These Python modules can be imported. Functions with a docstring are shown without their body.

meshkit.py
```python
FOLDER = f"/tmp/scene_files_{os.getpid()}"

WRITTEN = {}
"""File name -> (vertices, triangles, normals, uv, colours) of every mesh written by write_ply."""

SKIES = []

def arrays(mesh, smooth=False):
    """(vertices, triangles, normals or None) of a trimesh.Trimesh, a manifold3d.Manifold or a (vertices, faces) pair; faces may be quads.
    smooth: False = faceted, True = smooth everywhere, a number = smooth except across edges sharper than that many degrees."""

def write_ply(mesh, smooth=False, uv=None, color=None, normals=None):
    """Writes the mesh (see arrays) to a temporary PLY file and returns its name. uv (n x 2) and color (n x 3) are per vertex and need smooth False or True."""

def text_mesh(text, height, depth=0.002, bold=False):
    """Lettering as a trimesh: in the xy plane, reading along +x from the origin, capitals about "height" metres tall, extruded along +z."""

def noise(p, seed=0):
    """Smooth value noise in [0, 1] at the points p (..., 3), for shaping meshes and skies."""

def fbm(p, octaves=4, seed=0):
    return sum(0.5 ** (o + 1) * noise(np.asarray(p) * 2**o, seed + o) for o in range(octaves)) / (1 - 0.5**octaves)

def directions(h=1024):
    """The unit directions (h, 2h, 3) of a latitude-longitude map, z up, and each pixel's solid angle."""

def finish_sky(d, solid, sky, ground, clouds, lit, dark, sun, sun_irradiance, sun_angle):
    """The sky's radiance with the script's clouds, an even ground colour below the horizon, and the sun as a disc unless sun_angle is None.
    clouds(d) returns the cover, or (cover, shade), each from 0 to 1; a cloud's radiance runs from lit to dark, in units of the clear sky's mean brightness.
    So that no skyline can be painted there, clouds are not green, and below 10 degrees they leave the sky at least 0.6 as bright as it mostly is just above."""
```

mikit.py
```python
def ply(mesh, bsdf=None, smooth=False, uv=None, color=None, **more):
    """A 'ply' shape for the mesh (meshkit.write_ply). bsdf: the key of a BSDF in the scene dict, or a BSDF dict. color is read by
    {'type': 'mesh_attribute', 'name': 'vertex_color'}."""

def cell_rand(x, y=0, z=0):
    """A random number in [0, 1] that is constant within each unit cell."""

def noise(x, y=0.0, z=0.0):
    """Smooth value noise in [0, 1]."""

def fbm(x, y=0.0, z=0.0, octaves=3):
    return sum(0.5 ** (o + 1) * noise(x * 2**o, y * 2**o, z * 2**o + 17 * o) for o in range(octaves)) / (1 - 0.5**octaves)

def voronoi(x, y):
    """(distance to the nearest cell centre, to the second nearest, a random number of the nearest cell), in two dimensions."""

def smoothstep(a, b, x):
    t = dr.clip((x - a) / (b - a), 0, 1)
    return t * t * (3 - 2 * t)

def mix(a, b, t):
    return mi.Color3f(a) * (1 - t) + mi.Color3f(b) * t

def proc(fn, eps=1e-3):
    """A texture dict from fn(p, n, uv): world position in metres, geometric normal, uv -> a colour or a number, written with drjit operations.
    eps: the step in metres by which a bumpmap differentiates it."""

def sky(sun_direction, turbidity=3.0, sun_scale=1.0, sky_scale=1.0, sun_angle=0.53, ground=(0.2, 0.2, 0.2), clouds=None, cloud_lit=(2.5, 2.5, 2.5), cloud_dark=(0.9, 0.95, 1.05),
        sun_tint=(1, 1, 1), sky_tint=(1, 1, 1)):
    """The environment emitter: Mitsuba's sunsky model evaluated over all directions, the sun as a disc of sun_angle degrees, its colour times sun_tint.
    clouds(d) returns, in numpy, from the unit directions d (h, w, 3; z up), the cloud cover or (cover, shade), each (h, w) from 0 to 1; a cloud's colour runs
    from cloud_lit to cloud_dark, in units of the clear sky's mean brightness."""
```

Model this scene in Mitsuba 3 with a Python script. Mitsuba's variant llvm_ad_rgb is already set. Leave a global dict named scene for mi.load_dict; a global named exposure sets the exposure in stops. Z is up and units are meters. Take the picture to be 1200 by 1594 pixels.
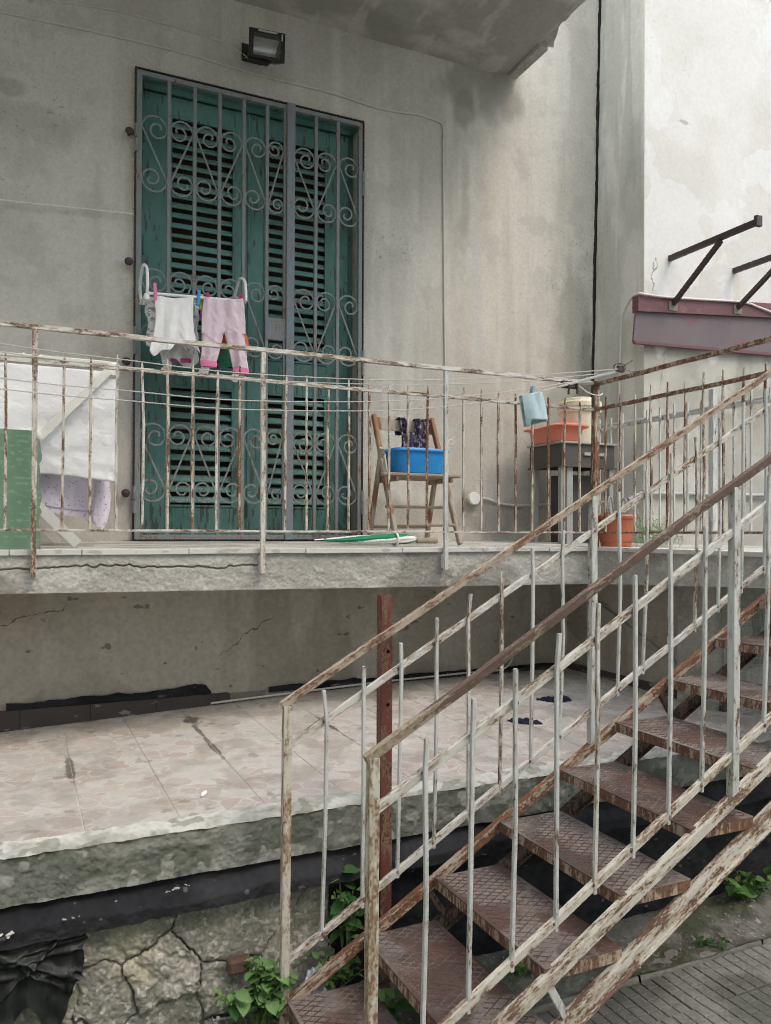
import math, random
import numpy as np
import drjit as dr
import mitsuba as mi
import trimesh
import mikit
from mikit import noise, fbm, voronoi, cell_rand, smoothstep, mix
import meshkit

T = mi.ScalarTransform4f
rng = np.random.default_rng(7)
scene, labels = {'type': 'scene'}, {}

# ------------------------------------------------------------------ camera, sky, exposure
FWD = [0.41768, 0.90858, 0.0053]
UPV = [-0.00621, -0.00298, 0.99998]
scene['camera'] = {
    'type': 'perspective', 'fov': 2 * math.degrees(math.atan(600 / 1218.2)), 'fov_axis': 'x',
    'near_clip': 0.05, 'far_clip': 400.0, 'principal_point_offset_y': -21.9 / 1594,
    'to_world': T().look_at(origin=[0, 0, 0], target=FWD, up=UPV)}
scene['sky'] = mikit.sky([0.35, -0.55, 0.85], turbidity=3, sun_scale=0.12, sun_angle=25, clouds=lambda d: (1.0, np.clip(1.05 - 1.05 * d[..., 2], 0, 1) * .85),
                         cloud_lit=(2.95, 3.13, 3.38), cloud_dark=(.97, 1.03, 1.12), sky_tint=(1, 1, 1))
exposure = 3.45

# ------------------------------------------------------------------ mesh helpers (everything is metres; the eye of the camera is the origin, the pavement is at z = -1.6)
def grid(fn, nu, nv, flip=False):
    u, v = np.meshgrid(np.linspace(0, 1, nu), np.linspace(0, 1, nv), indexing='ij')
    P = np.stack(fn(u, v), -1).reshape(-1, 3)
    i = np.arange(nu * nv).reshape(nu, nv)
    q = np.stack([i[:-1, :-1], i[1:, :-1], i[1:, 1:], i[:-1, 1:]], -1).reshape(-1, 4)
    if flip: q = q[:, ::-1]
    return P, np.vstack([q[:, [0, 1, 2]], q[:, [0, 2, 3]]])

def join(parts):
    V, F, n = [], [], 0
    for v, f in parts:
        V.append(np.asarray(v, float)); F.append(np.asarray(f, int) + n); n += len(v)
    return np.vstack(V), np.vstack(F)

def box(x0, x1, y0, y1, z0, z1, c=0.0):
    """axis-aligned box, its edges chamfered by c"""
    if c <= 0:
        v = np.array([[x, y, z] for x in (x0, x1) for y in (y0, y1) for z in (z0, z1)], float)
        f = np.array([[0, 1, 3], [0, 3, 2], [4, 6, 7], [4, 7, 5], [0, 4, 5], [0, 5, 1], [2, 3, 7], [2, 7, 6], [0, 2, 6], [0, 6, 4], [1, 5, 7], [1, 7, 3]])
        return v, f
    pts = []
    for x, sx in ((x0, 1), (x1, -1)):
        for y, sy in ((y0, 1), (y1, -1)):
            for z, sz in ((z0, 1), (z1, -1)):
                pts += [[x, y + sy * c, z + sz * c], [x + sx * c, y, z + sz * c], [x + sx * c, y + sy * c, z]]
    h = trimesh.convex.convex_hull(np.array(pts))
    return np.array(h.vertices), np.array(h.faces)

def sweep(pts, prof, up=(0, 0, 1), scale=None, closed=False):
    """a profile (k x 2: side, up) carried along a polyline; end caps"""
    pts = np.asarray(pts, float); n = len(pts); prof = np.asarray(prof, float); k = len(prof)
    t = np.gradient(pts, axis=0) if n > 2 else np.repeat(pts[1:2] - pts[:1], 2, 0)
    if closed: t = np.roll(pts, -1, 0) - np.roll(pts, 1, 0)
    t /= np.linalg.norm(t, axis=1, keepdims=True)
    u = np.asarray(up, float); V = []
    prev = None
    for i in range(n):
        s = np.cross(t[i], u)
        if np.linalg.norm(s) < 1e-3: s = np.cross(t[i], [0, 1, 0.1])
        s /= np.linalg.norm(s)
        if prev is not None and s @ prev < 0 and abs(s @ prev) > .5: s = -s
        prev = s
        w = np.cross(s, t[i]); sc = 1 if scale is None else scale[i]
        V.append(pts[i] + sc * (prof[:, :1] * s + prof[:, 1:] * w))
    V = np.vstack(V); F = []
    j = np.arange(k)
    for i in range(n if closed else n - 1):
        a, b = i * k, ((i + 1) % n) * k
        F += [np.stack([a + j, b + (j + 1) % k, b + j], 1), np.stack([a + j, a + (j + 1) % k, b + (j + 1) % k], 1)]
    if not closed:
        V = np.vstack([V, pts[:1], pts[-1:]])
        F += [np.stack([j, j * 0 + n * k, (j + 1) % k], 1), np.stack([(n - 1) * k + j, (n - 1) * k + (j + 1) % k, j * 0 + n * k + 1], 1)]
    return V, np.vstack(F)[:, ::-1]

def circ(r, k=10):
    a = np.arange(k) * 2 * np.pi / k
    return np.stack([r * np.cos(a), r * np.sin(a)], 1)

def rect(w, h, c=0.0012):
    w, h = w / 2, h / 2
    return np.array([[-w + c, -h], [w - c, -h], [w, -h + c], [w, h - c], [w - c, h], [-w + c, h], [-w, h - c], [-w, -h + c]])

def bar(p0, p1, w, h, up=(0, 0, 1), seg=1, wob=0.0, c=0.0012, r=None):
    """straight metal bar; seg and wob give an old hand-worked bar its slight waver"""
    t = np.linspace(0, 1, seg + 1)[:, None]
    P = np.asarray(p0, float) * (1 - t) + np.asarray(p1, float) * t
    if wob and seg > 1:
        d = (r or rng).normal(0, wob, (seg + 1, 3)); d = (d + np.roll(d, 1, 0)) / 1.5
        d[0] = d[-1] = 0
        P = P + d
    return sweep(P, rect(w, h, c), up)

def tube(pts, r, k=8, up=(0, 0, 1), scale=None, closed=False):
    return sweep(pts, circ(r, k), up, scale, closed)

def curve(pts, n):
    """smooth curve through points (Catmull-Rom)"""
    p = np.asarray(pts, float); p = np.vstack([2 * p[0] - p[1], p, 2 * p[-1] - p[-2]])
    out = []
    m = len(p) - 3
    for t in np.linspace(0, m - 1e-6, n):
        i = int(t); s = t - i; a, b, c, d = p[i:i + 4]
        out.append(.5 * ((2 * b) + (c - a) * s + (2 * a - 5 * b + 4 * c - d) * s**2 + (3 * b - a - 3 * c + d) * s**3))
    return np.array(out)

def lathe(prof, k=32, sx=1.0, sy=1.0, c=(0, 0, 0), power=2.0):
    """profile (r, z) turned about z; power > 2 squares the plan"""
    prof = np.asarray(prof, float); a = np.arange(k) * 2 * np.pi / k
    ca, sa = np.cos(a), np.sin(a)
    q = (np.abs(ca)**power + np.abs(sa)**power)**(-1 / power)
    V = np.concatenate([np.stack([c[0] + r * sx * q * ca, c[1] + r * sy * q * sa, c[2] + z + 0 * a], 1) for r, z in prof])
    F = []; j = np.arange(k)
    for i in range(len(prof) - 1):
        a0, b0 = i * k, (i + 1) * k
        F += [np.stack([a0 + j, a0 + (j + 1) % k, b0 + (j + 1) % k], 1), np.stack([a0 + j, b0 + (j + 1) % k, b0 + j], 1)]
    return V, np.vstack(F)

def extrude_xz(poly, y0, y1):
    """polygon in (x, z) given thickness from y0 to y1"""
    from shapely.geometry import Polygon
    m = trimesh.creation.extrude_polygon(Polygon(poly), abs(y1 - y0), engine='earcut')
    v = np.array(m.vertices); v = np.stack([v[:, 0], max(y0, y1) - v[:, 2], v[:, 1]], 1)
    return v, np.array(m.faces)

def xform(m, M):
    v, f = m
    return v @ np.asarray(M)[:3, :3].T + np.asarray(M)[:3, 3], f

def rotz(a):
    c, s = math.cos(a), math.sin(a); return np.array([[c, -s, 0, 0], [s, c, 0, 0], [0, 0, 1, 0], [0, 0, 0, 1.0]])
def roty(a):
    c, s = math.cos(a), math.sin(a); return np.array([[c, 0, s, 0], [0, 1, 0, 0], [-s, 0, c, 0], [0, 0, 0, 1.0]])
def rotx(a):
    c, s = math.cos(a), math.sin(a); return np.array([[1, 0, 0, 0], [0, c, -s, 0], [0, s, c, 0], [0, 0, 0, 1.0]])
def trans(x, y, z):
    m = np.eye(4); m[:3, 3] = (x, y, z); return m

def n3(x, y, z, s, o=4, seed=0): return meshkit.fbm(np.stack([x * s, y * s, z * s], -1), o, seed) - .5

# ------------------------------------------------------------------ scene helpers
counts = {}
def key(name, parent=None):
    full = f'{parent}__{name}' if parent else name
    n = counts.get(full, -1) + 1; counts[full] = n
    return full if n == 0 else f'{full}_{n:03d}'

def put(name, mesh, mat, parent=None, smooth=35, label=None, cat=None, group=None, kind=None, uv=None, color=None, to_world=None):
    k = key(name, parent)
    d = mikit.ply(mesh, mat, smooth=smooth, uv=uv, color=color) if isinstance(mesh, tuple) else {**mesh, 'bsdf': {'type': 'ref', 'id': mat}}
    if to_world is not None: d['to_world'] = T(np.asarray(to_world, float))
    scene[k] = d
    lab = {}
    if label: lab['label'] = label
    if cat: lab['category'] = cat
    if group: lab['group'] = group
    if kind: lab['kind'] = kind
    if lab: labels[k] = lab
    return k

def thing(name, label, cat, group=None):
    k = key(name); labels[k] = {'label': label, 'category': cat}
    if group: labels[k]['group'] = group
    return k

# ------------------------------------------------------------------ materials
def col(*c): return {'type': 'rgb', 'value': list(c)}

def mat(name, color, rough=0.8, bump=None, scale=0.002, spec=0.35, metallic=0.0, eps=1e-3, **more):
    b = {'type': 'principled', 'base_color': mikit.proc(color) if callable(color) else col(*color),
         'roughness': mikit.proc(rough) if callable(rough) else rough, 'specular': spec, 'metallic': metallic, **more}
    if bump is not None: b = {'type': 'bumpmap', 'height': mikit.proc(bump, eps), 'scale': scale, 'inner': b}
    scene[name] = {'type': 'twosided', 'inner': b}

def blob(x, z, cx, cz, rx, rz, n):
    """a patch with a ragged outline"""
    d = dr.sqrt(dr.square((x - cx) / rx) + dr.square((z - cz) / rz)) + (n - 0.5) * 1.6
    return 1 - smoothstep(0.45, 1.05, d)

def crack(x, z, x0, z0, x1, z1, w=.0035, amp=.07, sd=1.0):
    """a jagged hairline crack between two points"""
    t = ((x - x0) * (x1 - x0) + (z - z0) * (z1 - z0)) / ((x1 - x0)**2 + (z1 - z0)**2)
    L = math.hypot(x1 - x0, z1 - z0)
    d = ((x - x0) * (z1 - z0) - (z - z0) * (x1 - x0)) / L + amp * (fbm(x * 13 + sd * 7, z * 13, sd, 4) - .5) * 2
    ww = w * (.4 + 1.2 * noise(x * 40, z * 40, sd))
    return (1 - smoothstep(ww * .5, ww, dr.abs(d))) * smoothstep(-.02, .05, t) * (1 - smoothstep(.95, 1.02, t))

def f_facade(p, n, uv):
    x, z = p.x + p.y, p.z
    big = fbm(x * 1.4 + 3, z * 1.2, 0, 4); mid = fbm(x * 6, z * 5, 2, 4); fine = fbm(x * 70, z * 70, 5, 2)
    c = mix((.435, .418, .372), (.53, .512, .462), smoothstep(.3, .7, big))
    streak = fbm(x * 11, z * .7, 9, 3)
    c = mix(c, (.41, .39, .345), .4 * smoothstep(.5, .68, streak))
    c = mix(c, (.56, .55, .51), .5 * smoothstep(.54, .7, fbm(x * 7 + 4, z * .45, 3, 3)) * smoothstep(5.6, 6.6, x))
    c = mix(c, (.385, .37, .335), .35 * smoothstep(.55, .7, mid))
    # damp stains that come down from the end of the upper balcony, a lime run beside them, a filled patch
    wv = fbm(x * 5, z * 3, 7, 4)
    c = mix(c, (.2, .19, .165), .55 * blob(x, z, 7.42, 3.12, .40, .26, wv))
    c = mix(c, (.2, .19, .165), .55 * blob(x, z, 7.36, 2.86, .10, .16, wv))
    c = mix(c, (.29, .28, .245), .5 * blob(x, z, 7.37, 2.35, .07, .6, wv))
    c = mix(c, (.47, .465, .445), .75 * blob(x, z, 7.46, 1.95, .065, .95, wv))
    c = mix(c, (.31, .305, .255), .55 * blob(x, z, 8.3, 1.65, .16, .6, wv))
    c = mix(c, (.2, .2, .16), .6 * blob(x, z, 8.42, 1.0, .1, .5, wv))
    c = mix(c, (.34, .325, .285), .45 * blob(x, z, 4.62, 2.2, .35, .12, wv))
    c = mix(c, (.27, .26, .225), .5 * blob(x, z, 4.55, 2.37, .1, .06, wv))
    c = mix(c, (.29, .27, .23), .55 * blob(x, z, 6.9, .1, 1.5, .14, wv))
    c = mix(c, (.14, .13, .115), .7 * crack(x, z, 8.38, 1.5, 8.44, .2, .003, .05, 2.0))
    pit = smoothstep(.88, .94, noise(x * 66, z * 66, 3)) * smoothstep(.54, .7, fbm(x * 1.6 + 2, z * 1.6, 8, 3))
    c = mix(c, (.24, .23, .2), .55 * pit)
    return c * (.86 + .14 * fine + .14 * noise(x * 190, z * 190, 4))
def b_stucco(p, n, uv):
    x, z = p.x + p.y, p.z
    return fbm(x * 45, z * 45, p.y * 10, 3) + 1.6 * fbm(x * 9, z * 9, 1, 2) 
mat('facade_plaster', f_facade, .92, b_stucco, .0045, spec=.2)

def f_neigh(p, n, uv):
    x, z = p.x - p.y, p.z
    streak = fbm(x * 14, z * .8, 9, 3); mid = fbm(x * 5, z * 2.2, 2, 4)
    c = mix((.64, .635, .59), (.50, .505, .465), smoothstep(.35, .65, mid))
    c = mix(c, (.70, .69, .65), .5 * smoothstep(.55, .7, streak))
    c = mix(c, (.40, .40, .365), .5 * smoothstep(.56, .66, fbm(x * 9, z * 1.1, 4, 3)))
    return c * (.93 + .14 * fbm(x * 60, z * 60, 1, 2))
mat('grey_render', f_neigh, .9, b_stucco, .002, spec=.2)

def f_white(p, n, uv):
    x, z = p.x, p.z
    w = fbm(x * 4, z * 4, 3, 4)
    c = mix((.63, .625, .60), (.575, .565, .53), smoothstep(.42, .62, fbm(x * 1.7, z * 1.7, 6, 3)))
    flake = smoothstep(.545, .56, fbm(x * 1.3 + 5, z * 1.5 + 2, 1, 5))
    c = mix(c, (.67, .675, .67), .6 * flake)
    low = 1 - smoothstep(-.03, .03, z - 1.40 + .5 * (w - .5))  # grey: shade under canopy and wing put into the colour, plus peeled limewash
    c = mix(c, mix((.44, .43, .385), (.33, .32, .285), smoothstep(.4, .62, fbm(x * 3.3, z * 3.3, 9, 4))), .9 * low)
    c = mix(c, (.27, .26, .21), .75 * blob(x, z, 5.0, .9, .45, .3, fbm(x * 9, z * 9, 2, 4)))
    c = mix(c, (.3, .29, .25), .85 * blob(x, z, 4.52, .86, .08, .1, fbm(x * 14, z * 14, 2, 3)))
    c = mix(c, (.40, .385, .33), .7 * smoothstep(.52, .62, fbm(x * 3, z * 3, 7, 4)) * blob(x, z, 4.5, .25, 2.0, .7, w))
    spot = smoothstep(.90, .93, noise(x * 33, z * 33, 5)) * smoothstep(.55, .7, fbm(x * 2.5, z * 2.5, 4, 2))
    c = mix(c, (.22, .21, .19), .75 * dr.maximum(crack(x, z, 3.98, 1.9, 3.93, 1.64, .006, .05, 1.0), dr.maximum(crack(x, z, 4.05, 1.26, 4.0, .98, .006, .04, 2.0), crack(x, z, 4.06, .9, 4.0, .5, .004, .04, 4.0))))
    c = mix(c, (.5, .48, .44), .4 * spot)
    c = mix(c, (.42, .40, .37), .9 * blob(x, z, 4.226, 2.904, .05, .018, fbm(x * 30, z * 30, 2, 3)))
    c = mix(c, (.6, .56, .5), .5 * blob(x, z, 4.15, 1.95, .12, .07, w))
    c = mix(c, (.55, .51, .45), .55 * blob(x, z, 4.74, 1.8, .04, .28, w))
    return c * (.95 + .1 * fbm(x * 50, z * 50, 1, 2))
def b_white(p, n, uv):
    x, z = p.x, p.z
    return .5 * smoothstep(.545, .56, fbm(x * 1.3 + 5, z * 1.5 + 2, 1, 5)) + .5 * fbm(x * 30, z * 30, 2, 3) + .8 * fbm(x * 5, z * 5, 2, 2)
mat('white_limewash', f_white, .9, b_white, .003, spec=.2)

def f_conc(p, n, uv):
    x, y, z = p.x, p.y, p.z
    c = mix((.32, .315, .29), (.42, .415, .385), smoothstep(.35, .65, fbm(x * 3.1, y * 3.1, z * 5, 4)))
    c = mix(c, (.17, .165, .145), .75 * smoothstep(.56, .66, fbm(x * 2.2 + 5, y * 2.2, z * 3, 4)))
    c = mix(c, (.52, .52, .49), .4 * smoothstep(.58, .70, fbm(x * 40, y * 26, z * 26, 3)))
    return c * (.74 + .52 * fbm(x * 110, y * 110, z * 110, 2))
def b_conc(p, n, uv):
    return fbm(p.x * 60, p.y * 60, p.z * 60, 3) + 1.5 * fbm(p.x * 14, p.y * 14, p.z * 14, 2)
mat('slab_concrete', f_conc, .92, b_conc, .006, spec=.2)

def f_soffit(p, n, uv):
    x, y = p.x, p.y
    w = fbm(x * 2.4, y * 4, 1, 4)
    c = mix((.42, .41, .38), (.32, .32, .30), smoothstep(.4, .6, w))
    c = mix(c, (.22, .22, .21), .6 * smoothstep(.50, .64, fbm(x * 1.9 + 9, y * 3.3 + 3, 4, 5)))
    c = mix(c, (.50, .49, .46), .5 * smoothstep(.58, .7, fbm(x * 8, y * 3, 2, 4)))
    return c * (.9 + .2 * fbm(x * 50, y * 50, p.z * 50, 2))
mat('soffit_plaster', f_soffit, .9, b_conc, .003, spec=.2)

def f_lower(p, n, uv):
    x, z = p.x - p.y, p.z
    c = mix((.44, .42, .37), (.37, .35, .30), smoothstep(.38, .62, fbm(x * 2.2, z * 3, 2, 4)))
    c = mix(c, (.27, .245, .20), .5 * smoothstep(.54, .66, fbm(x * 5, z * 1.3, 6, 4)))
    c = mix(c, (.50, .48, .43), .5 * smoothstep(.57, .7, fbm(x * 3, z * 4, 8, 3)))
    ck = dr.maximum(dr.maximum(crack(x, z, -3.25, -.69, -2.95, -.48, .005, .05, 3.0), crack(x, z, -4.4, -.46, -4.0, -.40, .004, .05, 5.0)), crack(x, z, -1.2, -.55, -.9, -.62, .005, .06, 8.0))
    c = mix(c, (.09, .08, .065), .7 * ck)
    c = mix(c, (.07, .06, .048), .6 * smoothstep(.79, .85, fbm(x * 16, z * 20, 3, 3)))
    return c * (.87 + .26 * fbm(x * 55, z * 55, 1, 2))
mat('lower_plaster', f_lower, .92, b_stucco, .0035, spec=.2)

def f_tile(p, n, uv):
    x, y = p.x, p.y
    wx, wy = x * 13 + 1.2 * fbm(x * 12, y * 12, 1, 2), y * 13 + 1.2 * fbm(x * 12, y * 12, 5, 2)
    d1, d2, r = voronoi(wx, wy)
    e = smoothstep(.05, .11, d2 - d1)
    stone = mix(mix((.37, .295, .265), (.43, .38, .345), r), (.46, .44, .415), smoothstep(.55, .75, fract(r * 7.3)))
    c = mix((.50, .48, .45), stone, e * .8)
    c = mix(c, (.43, .41, .385), .45 * smoothstep(.4, .65, fbm(x * 6, y * 7, 4, 4)))
    c = mix(c, (.26, .235, .21), .5 * smoothstep(.48, .68, fbm(x * 7, y * 6, 8, 5)))
    c = c * .86
    c = mix(c, (.16, .145, .125), .5 * smoothstep(.74, .82, fbm(x * 14, y * 14, 2, 3)))
    # spills that dried along the joints
    w = fbm(x * 18, y * 18, 3, 3)
    c = mix(c, (.075, .065, .055), .85 * blob(x, y, .738, 3.45, .013, .45, w))
    c = mix(c, (.06, .05, .045), .85 * blob(x, y, .752, 3.9, .05, .12, w))
    c = mix(c, (.075, .065, .055), .8 * blob(x, y, .165, 3.3, .02, .22, w))
    c = mix(c, (.075, .065, .055), .85 * blob(x, y, 1.309, 3.45, .012, .34, w))
    return c * (.93 + .14 * fbm(x * 60, y * 60, 1, 2))
def fract(v): return v - dr.floor(v)
mat('terrace_tile', f_tile, lambda p, n, uv: .42 + .3 * fbm(p.x * 5, p.y * 5, 2, 3), lambda p, n, uv: fbm(p.x * 25, p.y * 25, 2, 3), .0015, spec=.4)

def f_curbtop(p, n, uv):
    x, y = p.x, p.y
    c = mix((.42, .42, .395), (.30, .297, .272), smoothstep(.42, .6, fbm(x * 9, y * 16, 2, 4)))
    c = mix(c, (.18, .18, .15), .7 * smoothstep(.58, .66, fbm(x * 14, y * 20, 5, 4)))
    return c * (.85 + .3 * fbm(x * 80, y * 80, 3, 2))
mat('worn_curb_top', f_curbtop, .9, b_conc, .006, spec=.2)

def f_curbface(p, n, uv):
    x, z = p.x, p.z
    c = mix((.137, .143, .124), (.20, .205, .18), smoothstep(.4, .62, fbm(x * 8, z * 10, 2, 4)))
    c = mix(c, (.09, .10, .078), .7 * smoothstep(.52, .66, fbm(x * 5, z * 14, 6, 4)))
    c = mix(c, (.34, .34, .315), .5 * smoothstep(.6, .68, fbm(x * 20, z * 24, 9, 3)))
    return c * (.8 + .4 * fbm(x * 80, z * 80, 3, 2))
mat('mossy_curb', f_curbface, .95, b_conc, .008, spec=.2)

def f_tar(p, n, uv):
    x, y, z = p.x, p.y, p.z
    c = mix((.012, .012, .0145), (.026, .026, .030), smoothstep(.35, .65, fbm(x * 7, y * 7, z * 9, 4)))
    c = mix(c, (.16, .16, .16), .5 * smoothstep(.74, .80, fbm(x * 22, y * 22, z * 30, 3)))
    return c * (.8 + .4 * fbm(x * 60, y * 60, z * 60, 2))
mat('bitumen_sheet', f_tar, .8, b_conc, .006, spec=.2)
def f_tarp(p, n, uv):
    c = mix((.007, .009, .010), (.018, .022, .021), smoothstep(.4, .7, fbm(p.x * 40, p.y * 10, p.z * 6, 3)))
    return c
mat('black_plastic', f_tarp, .55, lambda p, n, uv: fbm(p.x * 60, p.y * 20, p.z * 10, 3), .002, spec=.45)

def f_rubble(p, n, uv):
    x, z = p.x, p.z
    c = mix((.235, .23, .205), (.34, .33, .29), smoothstep(.35, .65, fbm(x * 9, z * 9, 2, 4)))
    c = mix(c, (.40, .38, .29), .7 * blob(x, z, .27, -1.26, .15, .13, fbm(x * 20, z * 20, 1, 3)))
    c = mix(c, (.17, .18, .14), .6 * smoothstep(.52, .66, fbm(x * 14, z * 14, 6, 4)))
    c = mix(c, (.5, .48, .44), .7 * smoothstep(.62, .70, fbm(x * 60, z * 60, 7, 2)))
    return c * (.68 + .64 * fbm(x * 140, z * 140, 3, 2))
mat('rubble_stone', f_rubble, .95, lambda p, n, uv: fbm(p.x * 90, p.y * 90, p.z * 90, 3), .006, spec=.2)
mat('brick_red', lambda p, n, uv: mix((.16, .085, .06), (.10, .065, .05), fbm(p.x * 40, p.z * 40, 1, 3)), .95)

def rusty(th, paint=(.50, .49, .455), dirt=(.34, .315, .265), rust=((.19, .115, .078), (.115, .074, .058)), k=1.0, more=None, run='z', stain=(.27, .20, .14)):
    """old paint over rust: flakes lost in small ragged patches drawn out along the bar, rust colour soaking into the paint round them"""
    def fn(p, n, uv):
        x, y, z = p.x * k, p.y * k, p.z * k
        if run == 'slope': u, v, w = x * .869 + z * .494, z * .869 - x * .494, y
        elif run == 'x': u, v, w = x + y * .9, z, y
        else: u, v, w = z, x, y
        a = fbm(u * 7, v * 30, w * 30, 3); s = fbm(u * 26 + 3, v * 95, w * 95, 3); b = noise(u * 130, v * 230, w * 230)
        t = th if more is None else th + more(p)
        f = .46 * a + .36 * s + .18 * b
        r = smoothstep(t - .05, t + .05, f)
        pc = mix(paint, dirt, smoothstep(.38, .66, .6 * s + .4 * a))
        pc = mix(pc, stain, .5 * smoothstep(t - .13, t - .02, f))
        rc = mix(rust[0], rust[1], smoothstep(.35, .7, .5 * b + .5 * s))
        return mix(pc, rc, r)
    return fn
def b_rust(p, n, uv): return fbm(p.x * 140, p.y * 140, p.z * 110, 2) + fbm(p.x * 40, p.y * 40, p.z * 25, 2)
mat('paint_clean', rusty(.625, (.50, .515, .505), (.40, .405, .385), stain=(.36, .34, .30)), .6, b_rust, .0012, spec=.35)
mat('paint_flaking', rusty(.575, (.53, .52, .49)), .7, b_rust, .0015, spec=.3)
mat('paint_mixed', rusty(.545, (.50, .475, .42), (.36, .31, .24)), .75, b_rust, .0015, spec=.3)
mat('rusted_paint', rusty(.47, (.42, .37, .31), (.27, .20, .14), ((.20, .095, .053), (.11, .06, .042))), .85, b_rust, .002, spec=.25)
mat('brown_handrail', rusty(.57, (.105, .068, .055), (.07, .047, .04), ((.30, .25, .19), (.20, .155, .115)), more=lambda p: -.17 * (1 - smoothstep(.76, 1.08, p.x)), run='slope', stain=(.11, .075, .058)), .7, b_rust, .0015, spec=.35)
mat('stair_flaking', rusty(.60, (.53, .525, .495), (.40, .385, .34), run='slope'), .7, b_rust, .0015, spec=.3)
mat('stair_mixed', rusty(.558, (.50, .475, .42), (.37, .325, .26), run='slope'), .75, b_rust, .0015, spec=.3)
mat('stair_rust', rusty(.455, (.36, .31, .26), (.25, .18, .13), ((.20, .095, .055), (.11, .06, .043)), run='slope'), .85, b_rust, .002, spec=.25)
mat('rail_flaking', rusty(.575, (.53, .52, .49), run='x'), .7, b_rust, .0015, spec=.3)
mat('rail_rust', rusty(.48, (.36, .31, .26), (.25, .18, .13), ((.19, .09, .053), (.11, .06, .043)), run='x'), .8, b_rust, .002, spec=.25)
mat('rust_plate', rusty(.5, (.17, .105, .085), (.14, .085, .068), ((.20, .10, .06), (.11, .06, .048)), .5), .75, b_rust, .001, spec=.4)
mat('dark_iron', rusty(.56, (.045, .03, .028), (.03, .024, .022), ((.12, .055, .035), (.07, .04, .03))), .7, b_rust, .001)
mat('redbrown_post', rusty(.60, (.13, .045, .034), (.095, .038, .03), ((.20, .09, .06), (.06, .03, .025))), .6, b_rust, .001, spec=.4)
mat('maroon_paint', lambda p, n, uv: mix(mix((.145, .058, .062), (.115, .048, .052), fbm(p.x * 4, p.y * 4, p.z * 9, 3)), (.22, .12, .12), .4 * smoothstep(.60, .72, fbm(p.x * 13, p.y * 13, p.z * 16, 4))), .5, spec=.4)
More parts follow.
